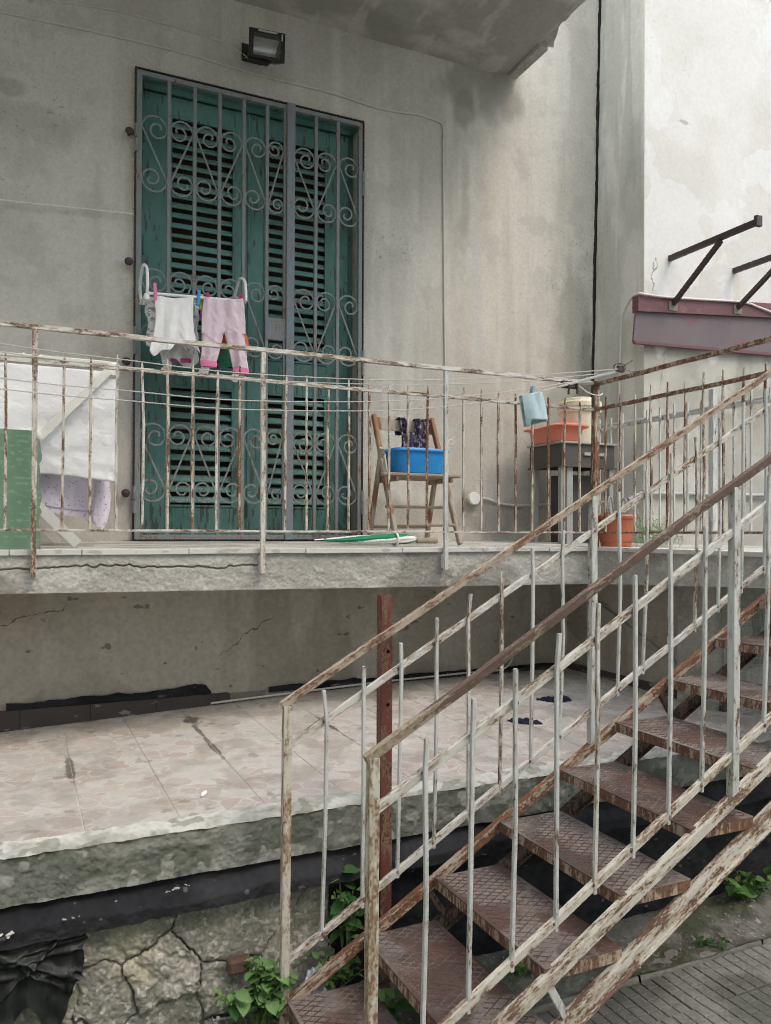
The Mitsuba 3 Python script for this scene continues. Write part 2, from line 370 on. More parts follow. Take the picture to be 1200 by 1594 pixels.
mat('faded_maroon', lambda p, n, uv: mix(mix((.145, .118, .126), (.12, .093, .10), fbm(p.x * 3, p.y * 3, p.z * 5, 3)), (.17, .075, .085), .8 * smoothstep(.58, .68, fbm(p.x * 4, p.y, p.z * 6 + 3, 4))), .55, spec=.4)
mat('dark_bracket', lambda p, n, uv: mix((.030, .020, .022), (.055, .034, .034), fbm(p.x * 30, p.y * 30, p.z * 30, 3)), .5, spec=.4)

def f_plate(p, n, uv):
    x, y = p.x, p.y
    c = mix((.088, .046, .034), (.055, .033, .027), smoothstep(.35, .65, fbm(x * 6, y * 6, p.z * 4, 4)))
    worn = smoothstep(.46, .58, fbm(x * 6 + 2, y * 4, p.z * 6, 4))
    c = mix(c, (.23, .21, .195), .6 * worn * (.55 + .45 * noise(x * 90, y * 90, 1)))
    c = mix(c, (.05, .042, .038), .7 * smoothstep(.60, .68, fbm(x * 8, y * 8, p.z * 3 + 9, 3)))
    return c * (.85 + .3 * fbm(x * 110, y * 110, 3, 2))
mat('worn_plate', f_plate, lambda p, n, uv: .45 + .35 * fbm(p.x * 9, p.y * 9, p.z, 3), b_rust, .0008, spec=.45)

def f_teal(p, n, uv):
    x, y, z = p.x, p.y, p.z
    c = mix((.085, .20, .18), (.115, .245, .222), smoothstep(.3, .7, fbm(x * 6, y * 6, z * 1.5, 4)))
    c = mix(c, (.16, .275, .25), .5 * smoothstep(.55, .7, fbm(x * 22, y * 22, z * 4, 3)))
    fl = smoothstep(.665, .70, fbm(x * 75, y * 20, z * 9, 4) + .09 * (1 - smoothstep(.0, 1.0, z)))
    c = mix(c, (.075, .06, .05), .75 * fl)
    return c * (.9 + .2 * fbm(x * 120, y * 40, z * 20, 2))
mat('teal_wood', f_teal, .62, lambda p, n, uv: fbm(p.x * 90, p.y * 60, p.z * 10, 3), .0012, spec=.35)
mat('teal_slat', lambda p, n, uv: mix(mix((.12, .245, .222), (.165, .31, .285), fbm(p.x * 5, p.y * 30, p.z * 14, 3)), (.19, .19, .17), .6 * smoothstep(.60, .68, fbm(p.x * 7, p.y * 60, p.z * 40, 4))) * (.85 + .3 * noise(p.x * 3, 1, p.z * 16)), .62, spec=.35)
mat('grille_paint', rusty(.655, (.185, .215, .222), (.16, .18, .185), ((.17, .14, .12), (.11, .09, .08)), more=lambda p: -.06 * (1 - smoothstep(.6, 1.9, p.z))), .55, b_rust, .0008, spec=.4)
mat('grille_slate', rusty(.63, (.175, .205, .235), (.155, .175, .195), ((.26, .26, .25), (.12, .11, .1))), .5, b_rust, .0008, spec=.4)
mat('inner_wood', lambda p, n, uv: mix((.10, .065, .042), (.075, .048, .033), fbm(p.x * 40, p.y * 40, p.z * 5, 3)), .6)
mat('old_mortar', lambda p, n, uv: mix((.21, .195, .165), (.145, .135, .112), fbm(p.x * 20, p.y * 20, p.z * 20, 3)), .95)
mat('marble_edge', lambda p, n, uv: mix(mix((.56, .56, .545), (.46, .46, .44), fbm(p.x * 5, p.y * 5, p.z * 12, 3)), (.30, .28, .24), .6 * smoothstep(.6, .68, fbm(p.x * 16, p.y * 16, p.z * 30, 3))), .5, spec=.4)
mat('balcony_floor', lambda p, n, uv: mix((.40, .39, .36), (.26, .25, .22), smoothstep(.4, .65, fbm(p.x * 4, p.y * 8, 2, 4))) * (.9 + .2 * fbm(p.x * 60, p.y * 60, 1, 2)), .6, spec=.35)

# ================================================================== THE SETTING
# ground: one sheet to the horizon
put('ground', grid(lambda u, v: (u * 400 - 200, v * 400 - 200, 0 * u - 1.66), 2, 2), 'soil', smooth=False, kind='structure', label='bare ground under and around the paved yard')
def f_soil(p, n, uv):
    x, y = p.x, p.y
    c = mix((.085, .082, .07), (.17, .165, .148), smoothstep(.4, .65, fbm(x * 7, y * 9, 2, 4)))
    c = mix(c, (.075, .085, .05), .7 * smoothstep(.48, .62, fbm(x * 5 + 4, y * 8, 5, 4)))
    c = mix(c, (.36, .35, .33), .7 * smoothstep(.88, .92, noise(x * 90, y * 90, 3)))
    return c * (.75 + .5 * fbm(x * 70, y * 70, 3, 2))
mat('soil', f_soil, .95, b_conc, .01, spec=.15)
def soil_z(x, y): return -1.605 + .035 * meshkit.fbm(np.stack([x * 6, y * 8, 0 * x], -1), 4, 3) + .03 * np.clip((y - 2.25) / .2, 0, 1)
put('soil_strip', grid(lambda u, v: (u * 7 - 3, 2.165 + v * .33, soil_z(u * 7 - 3, 2.165 + v * .33)), 420, 26), 'soil', smooth=True, kind='structure', label='strip of mossy dirt and broken concrete along the wall foot')

# paving: 20 cm slabs, each a slab with sixteen raised squares
def f_pave(p, n, uv):
    x, y = p.x, p.y
    c = mix((.145, .145, .137), (.205, .202, .19), smoothstep(.35, .65, fbm(x * 5, y * 5, 2, 4)))
    c = mix(c, (.085, .088, .07), .65 * smoothstep(.5, .64, fbm(x * 4 + 3, y * 4, 7, 4)))
    c = c * (.9 + .2 * cell_rand(dr.floor(x / .05 + .3), dr.floor(y / .05 + .2)))
    return c * (.82 + .36 * fbm(x * 90, y * 90, 3, 2))
mat('paving_cement', f_pave, .8, b_conc, .0025, spec=.3)
mat('paving_joint', lambda p, n, uv: mix(mix((.05, .05, .043), (.09, .085, .07), fbm(p.x * 20, p.y * 20, 1, 3)), (.06, .085, .03), smoothstep(.5, .62, fbm(p.x * 4, p.y * 4, 3, 4))), .95)
put('pavement', grid(lambda u, v: (u * 8 - 3, v * 5.2 - 3.04, 0 * u - 1.622), 2, 2), 'paving_joint', smooth=False, kind='structure', label='yard pavement of grey cement slabs scored into small squares')
sq = []
for a in range(4):
    for b in range(4):
        o = [-.0985 + .0495 * a, -.0985 + .0495 * b]
        sq.append(box(o[0], o[0] + .0455, o[1], o[1] + .0455, -.02, 0, .002))
slab_ply = mikit.ply(join(sq + [box(-.0985, .0965, -.0985, .0965, -.02, -.004)]), None, smooth=False)
for i in range(10):
    for j in range(5):
        x, y = .745 + .2 * i, 2.06 - .2 * j
        r = np.random.default_rng(100 + i * 10 + j)
        put('slab', slab_ply, 'paving_cement', 'pavement', to_world=trans(x, y, -1.602 + r.normal(0, .0022)) @ rotx(r.normal(0, .008)) @ roty(r.normal(0, .008)) @ rotz(r.normal(0, .006)))
def edging(x0, x1, y1, z, sd):
    def f(u, v):
        x = x0 + (x1 - x0) * u; top = y1 + .05 * n3(x, 0 * x, 0 * x, 6, 4, sd)
        y = np.where(v < .12, 2.164, 2.168 + (top - 2.168) * np.clip((v - .12) / .88, 0, 1))
        return x, y, np.where(v < .12, z - .04 + .036 * v / .12, z + .006 * n3(x, y, 0 * x, 14, 4, sd) - .012 * np.clip((v - .75) / .25, 0, 1))
    return grid(f, 120, 16)
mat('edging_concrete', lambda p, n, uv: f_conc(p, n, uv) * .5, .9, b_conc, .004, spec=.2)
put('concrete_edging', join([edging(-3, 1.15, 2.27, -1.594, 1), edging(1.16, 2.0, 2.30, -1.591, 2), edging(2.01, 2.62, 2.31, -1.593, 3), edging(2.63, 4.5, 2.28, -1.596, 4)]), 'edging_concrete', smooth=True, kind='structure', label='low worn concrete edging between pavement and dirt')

# terrace
mat('tile_grout', lambda p, n, uv: mix((.40, .38, .35), (.24, .22, .195), smoothstep(.5, .66, fbm(p.x * 2.2, p.y * 2.2, 3, 3))), .9)
def terr_z(x, y):
    t = np.clip((y - 2.46) / 1.74, 0, 1)
    return -.925 * (1 - t) + t * (-.978 + .04 * np.clip(x + .1, 0, 2.0))
put('terrace', grid(lambda u, v: (u * 7.2 - 3, 2.53 + v * 2.0, terr_z(u * 7.2 - 3, 2.53 + v * 2.0) - .0024), 30, 12), 'tile_grout', smooth=True, kind='structure', label='low tiled terrace below the balcony')
for i in range(-8, 15):
    for j in range(-1, 6):
        x0, y0 = 0, 2.58 + .285 * j
        x0 = .456 + .285 * i; x1, y1 = x0 + .2822, min(y0 + .2805, 4.2); y0 = max(y0, 2.542)
        if x0 > 4: continue
        xs, ys = (x0, x1), (y0, y1)
        c = [(x, y) for y in ys for x in xs]
        z = [float(terr_z(np.array(x), np.array(y))) for x, y in c]
        V = [(x, y, zz - .009) for (x, y), zz in zip(c, z)] + [(x, y, zz - .0015) for (x, y), zz in zip(c, z)]
        e = .0015
        V += [(x + (e if x == x0 else -e), y + (e if y == y0 else -e), zz) for (x, y), zz in zip(c, z)]
        F = [[8, 9, 11], [8, 11, 10]]
        for a, b in ((0, 1), (1, 3), (3, 2), (2, 0)):
            F += [[a, b, 4 + b], [a, 4 + b, 4 + a], [4 + a, 4 + b, 8 + b], [4 + a, 8 + b, 8 + a]]
        put('tile', (np.array(V), np.array(F)), 'terrace_tile', 'terrace', smooth=False)

# retaining wall under the terrace: curb, bitumen strip, torn sheet, plastered rubble
retaining = thing('retaining_wall', 'low crumbling stone retaining wall under the terrace with a black bitumen band', 'wall')
put('core', join([box(-3, 4.5, 2.495, 2.56, -1.7, -.94), box(1.0, 4.5, 2.485, 2.5, -1.7, -1.06)]), 'old_mortar', retaining, smooth=False)
def curbtop(u, v):
    x = u * 7.5 - 3; y = 2.462 + .015 * n3(x, 0 * x, 0 * x, 3) + v * .086
    return x, y, -.921 + 0 * x + .012 * n3(x, y, 0 * x, 22) + .008 * n3(x, y, 0 * x, 60, 3, 4) - .012 * (1 - v)**8 + .004 * v
put('curb_top', grid(curbtop, 700, 12), 'worn_curb_top', retaining, smooth=True, label='pale worn top of the curb')
def curbface(u, v):
    x = u * 7.5 - 3; z = -.932 - v * .135
    return x, 2.462 + .015 * n3(x, 0 * x, 0 * x, 3) + .016 * n3(x, z, 0 * x, 18, 4, 3) + .010 * n3(x, z, 0 * x, 60, 3, 8) - .012 * v + .004, z
put('curb_face', grid(curbface, 700, 16, True), 'mossy_curb', retaining, smooth=True, label='mossy grey front of the curb')
def memb(u, v):
    x = u * 7.5 - 3
    edge = -1.162 - .02 * n3(x, 0 * x, 0 * x, 4, 4, 9) - .008 * n3(x, 0 * x, 0 * x, 60, 2, 5)
    ztop = -1.050 + .010 * n3(x, 0 * x, 0 * x, 5, 3, 2)
    z = ztop + (edge - ztop) * v
    out = -.014 + .050 * np.clip((v - .38 - .25 * n3(x, 0 * x, 0 * x, 7, 3, 4)) / .3, 0, 1) + .012 * v + .014 * n3(x, z, 0 * x, 16, 4, 7)
    return x, 2.456 - out, z
put('bitumen_band', grid(memb, 1100, 18, True), 'bitumen_sheet', retaining, smooth=True, label='black bitumen sheet lapped over the wall top')
put('backing', grid(lambda u, v: (u * 4.1 - 3, 2.478 + 0 * u + .01 * n3(u * 4, 0 * u, v, 5), -1.1 - .58 * v), 60, 14, True), 'old_mortar', retaining, smooth=True)
# stones: a fine sheet split along ragged cracks
NX, NZ = 520, 180
gx, gz = np.meshgrid(np.linspace(-.75, .98, NX), np.linspace(-1.13, -1.66, NZ), indexing='ij')
wx = gx + .09 * n3(gx, gz, 0 * gx, 9, 5, 1); wz = gz + .09 * n3(gx, gz, 0 * gx, 9, 5, 2)
seeds = np.array([[.27, -1.23], [.24, -1.40], [.36, -1.36], [.60, -1.27], [.86, -1.42], [.60, -1.47], [.14, -1.54], [.40, -1.52], [.05, -1.42], [-.12, -1.3], [-.15, -1.5],
                  [-.4, -1.25], [-.4, -1.48], [-.65, -1.35], [.62, -1.60], [.3, -1.64]])
D = np.hypot(wx[..., None] - seeds[:, 0], 1.15 * (wz[..., None] - seeds[:, 1]))
cell = D.argmin(-1); Ds = np.sort(D, -1); gap = Ds[..., 1] - Ds[..., 0]
off = np.random.default_rng(3).uniform(-.012, .016, len(seeds)); rough = np.random.default_rng(4).uniform(.5, 1.3, len(seeds)); off[0] += .012; rough[0] = 1.1; rough[4] = .4
crack_w = -.002 + .020 * np.clip(n3(gx, gz, 0 * gx, 4, 3, 11) + .05, 0, 1)
gy = 2.462 - off[cell] - rough[cell] * (.03 * n3(gx, gz, 0 * gx, 12, 4, 5) + .014 * n3(gx, gz, 0 * gx, 45, 3, 6)) + .012 * np.exp(-gap / .006)
idx = np.arange(NX * NZ).reshape(NX, NZ)
ok = (gap > crack_w) & (gx < .955 + .025 * n3(gz, gz, 0 * gx, 8, 3, 4))
for k in range(len(seeds)):
    m = ok & (cell == k); q = m[:-1, :-1] & m[1:, :-1] & m[1:, 1:] & m[:-1, 1:]
    if q.sum() < 40: continue
    Q = np.stack([idx[:-1, :-1][q], idx[:-1, 1:][q], idx[1:, 1:][q], idx[1:, :-1][q]], -1)
    F = np.vstack([Q[:, [0, 1, 2]], Q[:, [0, 2, 3]]]); us, inv = np.unique(F, return_inverse=True)
    V = np.stack([gx, gy, gz], -1).reshape(-1, 3)[us]
    put('stone', (V, inv.reshape(-1, 3)), 'rubble_stone', retaining, smooth=True)
put('brick', box(.585, .655, 2.425, 2.5, -1.395, -1.352, .006), 'brick_red', retaining, smooth=False)
put('tarred_face', grid(lambda u, v: (.93 + u * 3.6, 2.468 + .014 * n3(u * 3.6, 0 * u, v * .6, 7) + .012 * n3(u * 3.6, 0 * u, v * .6, 30), -1.06 - .58 * v), 320, 60, True), 'bitumen_sheet', retaining, smooth=True, label='black tarred lower face behind the stairs')
def torn(u, v):
    x = -.9 + u * 1.06
    end = -1.36 - .10 * np.clip(n3(x, 0 * x, 0 * x, 9, 3, 8) * 2.2, -1, 1) - .09 * np.exp(-((x - .075) / .035)**2) + .07 * np.exp(-((x - .135) / .03)**2) - .12 * np.clip((.02 - x) / .1, 0, 1)
    z = -1.135 + (end + 1.135) * v
    x = x + .05 * n3(z, 0 * z, 0 * z, 22, 4, 5) * np.clip((u - .85) / .15, 0, 1)
    ridge = lambda a, b, m, w, h: h * np.exp(-np.abs((z - a - m * (x - b)) / w)**1.3)
    y = 2.438 - .008 * np.sin(v * 3.1) - .020 * v * np.abs(np.sin(x * 38 + 5 * n3(x, 0 * x, z, 7, 3, 2))) - .018 * n3(x, 0 * x, z + .8 * x, 9, 4, 3)
    for r_ in ((-1.215, .0, -.55, .007, .022), (-1.235, .0, -.7, .006, .018), (-1.185, .1, .12, .006, .012), (-1.21, .1, .05, .006, .014), (-1.265, .08, -.1, .005, .012), (-1.30, -.05, .9, .007, .016), (-1.33, -.2, -.4, .008, .02)): y = y - ridge(*r_)
    return x, y, z
put('torn_sheet', grid(torn, 260, 70, True), 'black_plastic', retaining, smooth=True, label='torn black plastic sheet hanging in folds at the lower left')

# lower wall under the balcony (two faces), its dark tile skirting
lower = thing('lower_wall', 'dirty olive plaster wall in the shade under the balcony', 'wall')
put('plaster', join([grid(lambda u, v: (-3 + u * 6.25, 4.2 + .01 * n3(u * 6, 0 * u, v, 3), -1.05 + v * .85), 160, 30),
                     grid(lambda u, v: (3.25 + .01 * n3(u * 2, 0 * u, v, 4), 4.21 - u * 1.29, -1.05 + v * .85), 40, 30)]), 'lower_plaster', lower, smooth=True)
mat('skirting_tile', lambda p, n, uv: mix(mix((.052, .043, .043), (.075, .062, .06), fbm(p.x * 5, p.y * 5, p.z * 9, 3)), (.26, .25, .23), .75 * smoothstep(.64, .70, fbm(p.x * 13, p.y * 13, p.z * 30, 4))), .6, spec=.4)
xs = np.arange(-2.9, 3.25, .32)
for i, x in enumerate(xs):
    if abs(x - 1.26) < .2: xa, xb, m = 1.005, 1.205, 'pale_mortar'
    else: xa, xb, m = x, x + .3188, 'skirting_tile'
    if .98 < x < 1.2 and m == 'skirting_tile': continue
    if m == 'skirting_tile' and x < 1.0 < xb: xb = 1.0
    if m == 'skirting_tile' and xa < 1.21 and x > 1.0: xa = 1.21
    if xb - xa < .05 or xa > 3.2: continue
    xb = min(xb, 3.23)
    z0 = float(terr_z(np.array(xa), np.array(4.2)))
    put('skirting', xform(box(0, xb - xa, 4.183 if m == 'skirting_tile' else 4.192, 4.21, 0, (-.879 - z0) if m == 'skirting_tile' else -.884 - z0, .002), trans(xa, 0, z0)), m, lower, smooth=False, label='bare pale patch where a skirting tile is missing' if m == 'pale_mortar' else None)
for j in range(4):
    put('skirting', box(3.232, 3.26, 4.18 - .32 * j - .317, 4.18 - .32 * j, -.93, -.86, .002), 'skirting_tile', lower, smooth=False)
mat('pale_mortar', lambda p, n, uv: mix((.25, .235, .20), (.17, .155, .13), fbm(p.x * 14, p.y * 14, p.z * 14, 4)), .95)
def tarstrip(u, v):
    x = -.08 + u * .985
    top = -.838 + .012 * (x - .4) + .02 * n3(x, 0 * x, 0 * x, 14, 4, 3) + .012 * np.exp(-((x - .82) / .07)**2) - .035 * np.clip((u - .97) / .03, 0, 1)
    bot = -.885 + 0 * x
    return x, 4.186 - .004 * np.sin(v * 3.14) - .006 * n3(x, 0 * x, v, 30, 3), bot + (top - bot) * v
put('tar_smear', grid(tarstrip, 200, 8), 'bitumen_sheet', lower, smooth=True, label='black tar smear above the skirting')
put('tar_smear', grid(lambda u, v: (1.22 + u * 2.0, 4.184 - .006 * n3(u * 2, 0 * u, v, 30, 3), -.895 + v * (.025 + .02 * n3(u * 2, 0 * u, 0 * u, 12, 4, 3) + .012)), 200, 6), 'bitumen_sheet', lower, smooth=True)

# concrete pillar under the wing
pil = thing('concrete_pillar', 'rough grey concrete pillar holding the balcony wing', 'pillar')
put('shaft', grid(lambda u, v: tuple(np.where(u < .5, 3.195 + 0 * u, 0) * 0 + a for a in (3.195 + .27 * np.clip((u - .3) / .7, 0, 1) + .006 * n3(u, v, 0 * u, 8), 2.93 + .25 * np.clip((.3 - u) / .3, 0, 1) + .008 * n3(u, v, 0 * u, 9, 3, 2), -1.0 + v * .78)), 40, 40), 'slab_concrete', pil, smooth=40)

# balcony: concrete slab, floor, marble edge tiles
def edge_jit(x, y, z): return .006 * n3(x, y, z, 9) + .004 * n3(x, y, z, 40, 2, 3)
balcony = thing('balcony', 'cracked grey concrete balcony slab with a pale marble edge, turning forward at its right end', 'balcony')
def crackz(x): return -.163 + .026 * n3(x, 0 * x, 0 * x, 5, 3, 21) + .016 * n3(x, 0 * x, 0 * x, 34, 3, 23) - .01 * np.clip(x - .6, 0, 1)
def front(u, v):
    x = -3 + u * 5.92
    z1 = -.112; z0 = -.268 - .0107 * x
    z = z1 + (z0 - z1) * v
    d = np.abs(z - crackz(x))
    y = 3.555 - edge_jit(x, 0 * x, z) + .03 * np.exp(-(d / .0024)**2) * np.clip(1.2 + 3 * n3(x, 0 * x, 0 * x, 5, 3, 31), .3, 1.3) * (x < 1.02) * (x > -.8) - .004 * (z > crackz(x)) * (x < 1)
    return x, y, z
def wing(u, v):
    y = 3.556 - u * 1.2
    z1 = -.112; z0 = -.298 + u * .055
    z = z1 + (z0 - z1) * v
    return 2.922 + edge_jit(y, 0 * y, z), y, z
put('slab', join([grid(front, 2400, 90, True), grid(wing, 200, 20, True),
                  grid(lambda u, v: (-3 + u * 5.92, 3.557 + v * 1.2, -.268 - .0107 * (-3 + u * 5.92) - v * .0), 60, 6),
                  grid(lambda u, v: (2.922 + u * 1.1, 3.556 - v * 1.2, -.298 + v * .055), 10, 10),
                  grid(lambda u, v: (2.922 + u * 1.1, 3.556 + v * 1.2, -.298 + 0 * u), 10, 4),
                  grid(lambda u, v: (2.922 + u * 1.1, 2.356 + 0 * u, -.112 - .131 * v), 20, 6, True)]), 'slab_concrete', balcony, smooth=30)
put('floor', join([box(-3, 4.2, 3.57, 3.9, -.2, -.089), grid(lambda u, v: (-3 + u * 7, 3.9 + v * .9, -.089 + .03 * v / .9 * .75), 4, 4), box(2.935, 4.2, 2.36, 3.571, -.2, -.0895)]), 'balcony_floor', balcony, smooth=False)
jx = [-1.2, -.62, -.061, .216, .662, 1.211, 1.72, 2.194, 2.62, 2.935]
for a, b in zip(jx[:-1], jx[1:]):
    r = np.random.default_rng(int(a * 100) + 500); d = r.uniform(-.002, .002)
    put('edge_tile', box(a + .0015, b - .0015, 3.537 + d, 3.68, -.1125 + d, -.0885 + d, .002), 'marble_edge', balcony, smooth=False)
jy = [3.54, 3.1, 2.6, 2.36]
for a, b in zip(jy[:-1], jy[1:]):
    put('edge_tile', box(2.905, 3.02, b + .0015, a - .0015, -.111, -.0875, .002), 'marble_edge', balcony, smooth=False)

# upper balcony overhead
upper = thing('upper_balcony', 'stained underside of the concrete balcony overhead with a broken end', 'balcony')
def soffit(u, v):
    x = -3.2 + u * 6.28; y = 4.66 - v * 1.86
    return x, y, 3.19 + .02 * (x - 1) * .3 + .01 * n3(x, y, 0 * x, 3) + .012 * np.exp(-((4.66 - y) / .03)**2) * -1 + .03 * np.clip((x - 2.9) / .18, 0, 1)
put('soffit', grid(soffit, 200, 60, True), 'soffit_plaster', upper, smooth=True)
top = [(3.08, 4.66), (3.08, 3.3)]
rag = []
for t in np.linspace(0, 1, 30):
    y = 4.30 - t * 1.3
    rag.append((3.10 + .10 * math.exp(-t * 9) - .09 * t + .02 * float(n3(np.array(y), np.array(0.), np.array(0.), 9, 3, 5)), y))
V, F = [], []
for i, (x, y) in enumerate(rag):
    V += [(x - .12, y, 3.235 + .0), (x, y, 3.25 + .015 * math.sin(i * 1.7)), (x - .01, y, 3.42), (x - .2, y, 3.43)]
for i in range(len(rag) - 1):
    for k in range(3):
        a, b, c, d = i * 4 + k, i * 4 + k + 1, i * 4 + 5 + k, i * 4 + 4 + k
        F += [[a, b, c], [a, c, d]]
put('broken_edge', (np.array(V), np.array(F)), 'soffit_plaster', upper, smooth=30)
put('rim', join([box(3.07, 3.145, 4.275, 4.66, 3.2, 3.36, .006), box(3.0, 3.12, 4.2, 4.29, 3.25, 3.36, .01)]), 'slab_concrete', upper, smooth=False, label='short concrete rim at the end of the upper balcony')
put('deck', box(-3.2, 3.08, 3.0, 4.66, 3.262, 3.44), 'slab_concrete', upper, smooth=False)

# facade
facade = thing('facade_wall', 'grey beige plaster house wall around the shuttered balcony door', 'wall')
def right_edge(z): return 3.797 + .0195 * z + .012 * n3(z, 0 * z, 0 * z, 4, 3, 2) + .010 * n3(z, 0 * z, 0 * z, 30, 2, 6)
def wall_right(u, v):
    z = -.3 + v * 6.3; return 1.955 + (right_edge(z) - 1.955) * u, 4.646 + 0 * u + .005 * np.clip((u - .985) / .015, 0, 1)**2, z
put('plaster', join([grid(lambda u, v: (-3.4 + u * 3.957, 4.646 + 0 * u, -.3 + v * 6.3), 8, 8),
                     grid(lambda u, v: (.557 + u * 1.398, 4.646 + 0 * u, 2.625 + v * 3.375), 4, 8),
                     grid(wall_right, 90, 400),
                     grid(lambda u, v: (.557 + 0 * u, 4.646 + u * .3, -.1 + v * 2.725), 3, 8),
                     grid(lambda u, v: (1.955 + 0 * u, 4.946 - u * .3, -.1 + v * 2.725), 3, 8),
                     grid(lambda u, v: (.557 + u * 1.398, 4.646 + v * .3, 2.625 + 0 * u), 3, 3),
                     grid(lambda u, v: (.5 + u * 1.5, 4.64 + v * .3, -.062 + 0 * u), 3, 3)]), 'facade_plaster', facade, smooth=False)
put('inner_door', join([box(.4, 2.1, 4.95, 5.0, -.2, 2.8)] + [box(x, x + .09, 4.925, 4.95, -.06, 2.62, .004) for x in (.56, 1.16, 1.26, 1.86)] + [box(.65, 1.86, 4.927, 4.95, z, z + .1, .004) for z in (-.06, .75, 2.52)]), 'inner_wood', facade, smooth=False)
put('crack_light_backing', join([box(3.6, 9.8, 4.74, 4.8, -1.2, 6.5), box(3.6, 9.8, 4.16, 4.8, 6.49, 6.54), box(3.78, 3.9, 4.66, 4.74, -1.2, -.3)]), 'old_mortar', facade, smooth=False)  # unseen backing and top cap, added to keep light out of the crack
neigh = thing('neighbour_wall', 'tall flaking white side wall of the neighbouring house, right of the vertical crack', 'wall')
def strip(u, v):
    z = -1.1 + v * 7.6; x0 = 3.813 + .0195 * z
    return x0 + .003 + .012 * n3(z, 0 * z, 0 * z, 11, 3, 4) * (1 - u)**4 + 0 * u + (3.86 - x0) * np.clip(u * 1.0, 0, 1), 4.641 - u * .491, z
put('grey_return', grid(strip, 12, 300), 'grey_render', neigh, smooth=False, label='grey strip of side wall next to the crack')
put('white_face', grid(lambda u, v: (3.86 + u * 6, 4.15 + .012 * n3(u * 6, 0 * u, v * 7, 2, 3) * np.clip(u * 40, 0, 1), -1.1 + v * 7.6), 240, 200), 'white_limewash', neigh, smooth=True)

side = thing('added_side_house', 'unseen tall grey house wall added at the left to block sky light', 'house')  # out of view, added to cut sky light from the left
put('wall', join([box(-3.4, -2.6, -5.0, 4.6, -1.7, 7.5)]), 'grey_render', side, smooth=False)
put('window', box(-2.602, -2.56, -1.6, -.6, .4, 1.9, .01), 'teal_wood', side, smooth=False)

opp = thing('added_opposite_house', 'unseen plain house added behind the camera to block low sky light', 'house')  # out of view, added to cut low sky light and darken the recess
put('wall', box(-9, 9, -6.2, -5.2, -1.7, 6.4), 'grey_render', opp, smooth=False)
put('roof', join([extrude_xz([(-9.2, 6.38), (9.2, 6.38), (9.2, 6.5), (-9.2, 6.5)], -6.3, -4.9)]), 'terracotta_roof', opp, smooth=False)
mat('terracotta_roof', (.28, .12, .07), .85)

# ================================================================== RAILINGS
rail = thing('balcony_railing', 'rusty white painted balcony railing of thin upright bars along the house front', 'railing')
RY, SP, X0, XC = 3.523, .1071, -.0772, 2.922
R1 = np.random.default_rng(11)
def hand(x): return .826 + .004 * math.sin(x * 1.3)
put('handrail', bar((-1.25, RY, .828), (XC + .012, RY, .834), .022, .02, seg=16, wob=.0015, r=R1), 'rail_flaking', rail)
put('second_rail', bar((-1.25, RY, .690), (XC, RY, .686), .012, .018, seg=16, wob=.0015, r=R1), 'rail_flaking', rail)
put('bottom_rail', bar((-1.25, RY, -.005), (XC, RY, -.008), .016, .010, seg=16, wob=.001, r=R1), 'rail_flaking', rail)
for k in range(-9, 28):
    x = X0 + SP * k
    if k in (-8, 1, 10, 19):
        put('post', join([bar((x, RY - .004, -.20), (x, RY, .82), .021, .021, up=(0, 1, 0), seg=6, wob=.001, r=R1), box(x - .012, x + .012, RY - .006, RY + .03, -.195, -.12, .003)]), {-8: 'paint_flaking', 1: 'paint_flaking', 10: 'paint_flaking', 19: 'paint_clean'}[k], rail)
        continue
    top = .728 + R1.uniform(-.01, .022)
    l = R1.normal(0, .003, 2)
    put('baluster', sweep(np.array([[x + l[0] * 0, RY, -.012], [x + l[0] * .5, RY + R1.normal(0, .0015), .2], [x + l[0], RY + R1.normal(0, .0015), .45], [x + l[1], RY, .69], [x + l[1], RY, top]]), rect(.0108, .0108), (0, 1, 0), scale=[1, 1, 1, 1, .55]), ['paint_flaking', 'paint_mixed', 'rusted_paint', 'paint_mixed'][R1.integers(4)], rail)
put('corner_post', bar((XC, RY, -.11), (XC, RY, .845), .034, .034, up=(0, 1, 0), seg=6, wob=.001, r=R1), 'rusted_paint', rail, label='thick rusty corner post of the railing')
wrail = thing('wing_railing', 'rust brown railing on the balcony wing running forward from the corner post', 'railing')
put('handrail', bar((XC, RY - .01, .828), (XC, 2.0, .836), .022, .02, seg=12, wob=.0012, r=R1), 'rail_rust', wrail)
put('second_rail', bar((XC, RY - .01, .686), (XC, 2.0, .69), .013, .02, seg=12, wob=.0012, r=R1), 'rail_rust', wrail)
put('bottom_rail', bar((XC, RY - .01, -.008), (XC, 2.37, -.004), .016, .010, seg=10, wob=.001, r=R1), 'rail_rust', wrail)
for k in range(1, 13):
    y = RY + .027 - .1149 * k; top = .735 + R1.uniform(-.01, .03); l = R1.normal(0, .003, 2)
    put('baluster', sweep(np.array([[XC, y, -.012], [XC + l[0], y + l[1], .3], [XC - l[0], y - l[1] * .5, .6], [XC, y, top]]), rect(.0108, .0108), (0, 1, 0), scale=[1, 1, 1, .6]), ['paint_mixed', 'rusted_paint'][R1.integers(2)], wrail)
put('post', bar((XC, 2.02, -.2), (XC, 2.02, .84), .03, .03, up=(0, 1, 0)), 'rusted_paint', wrail)
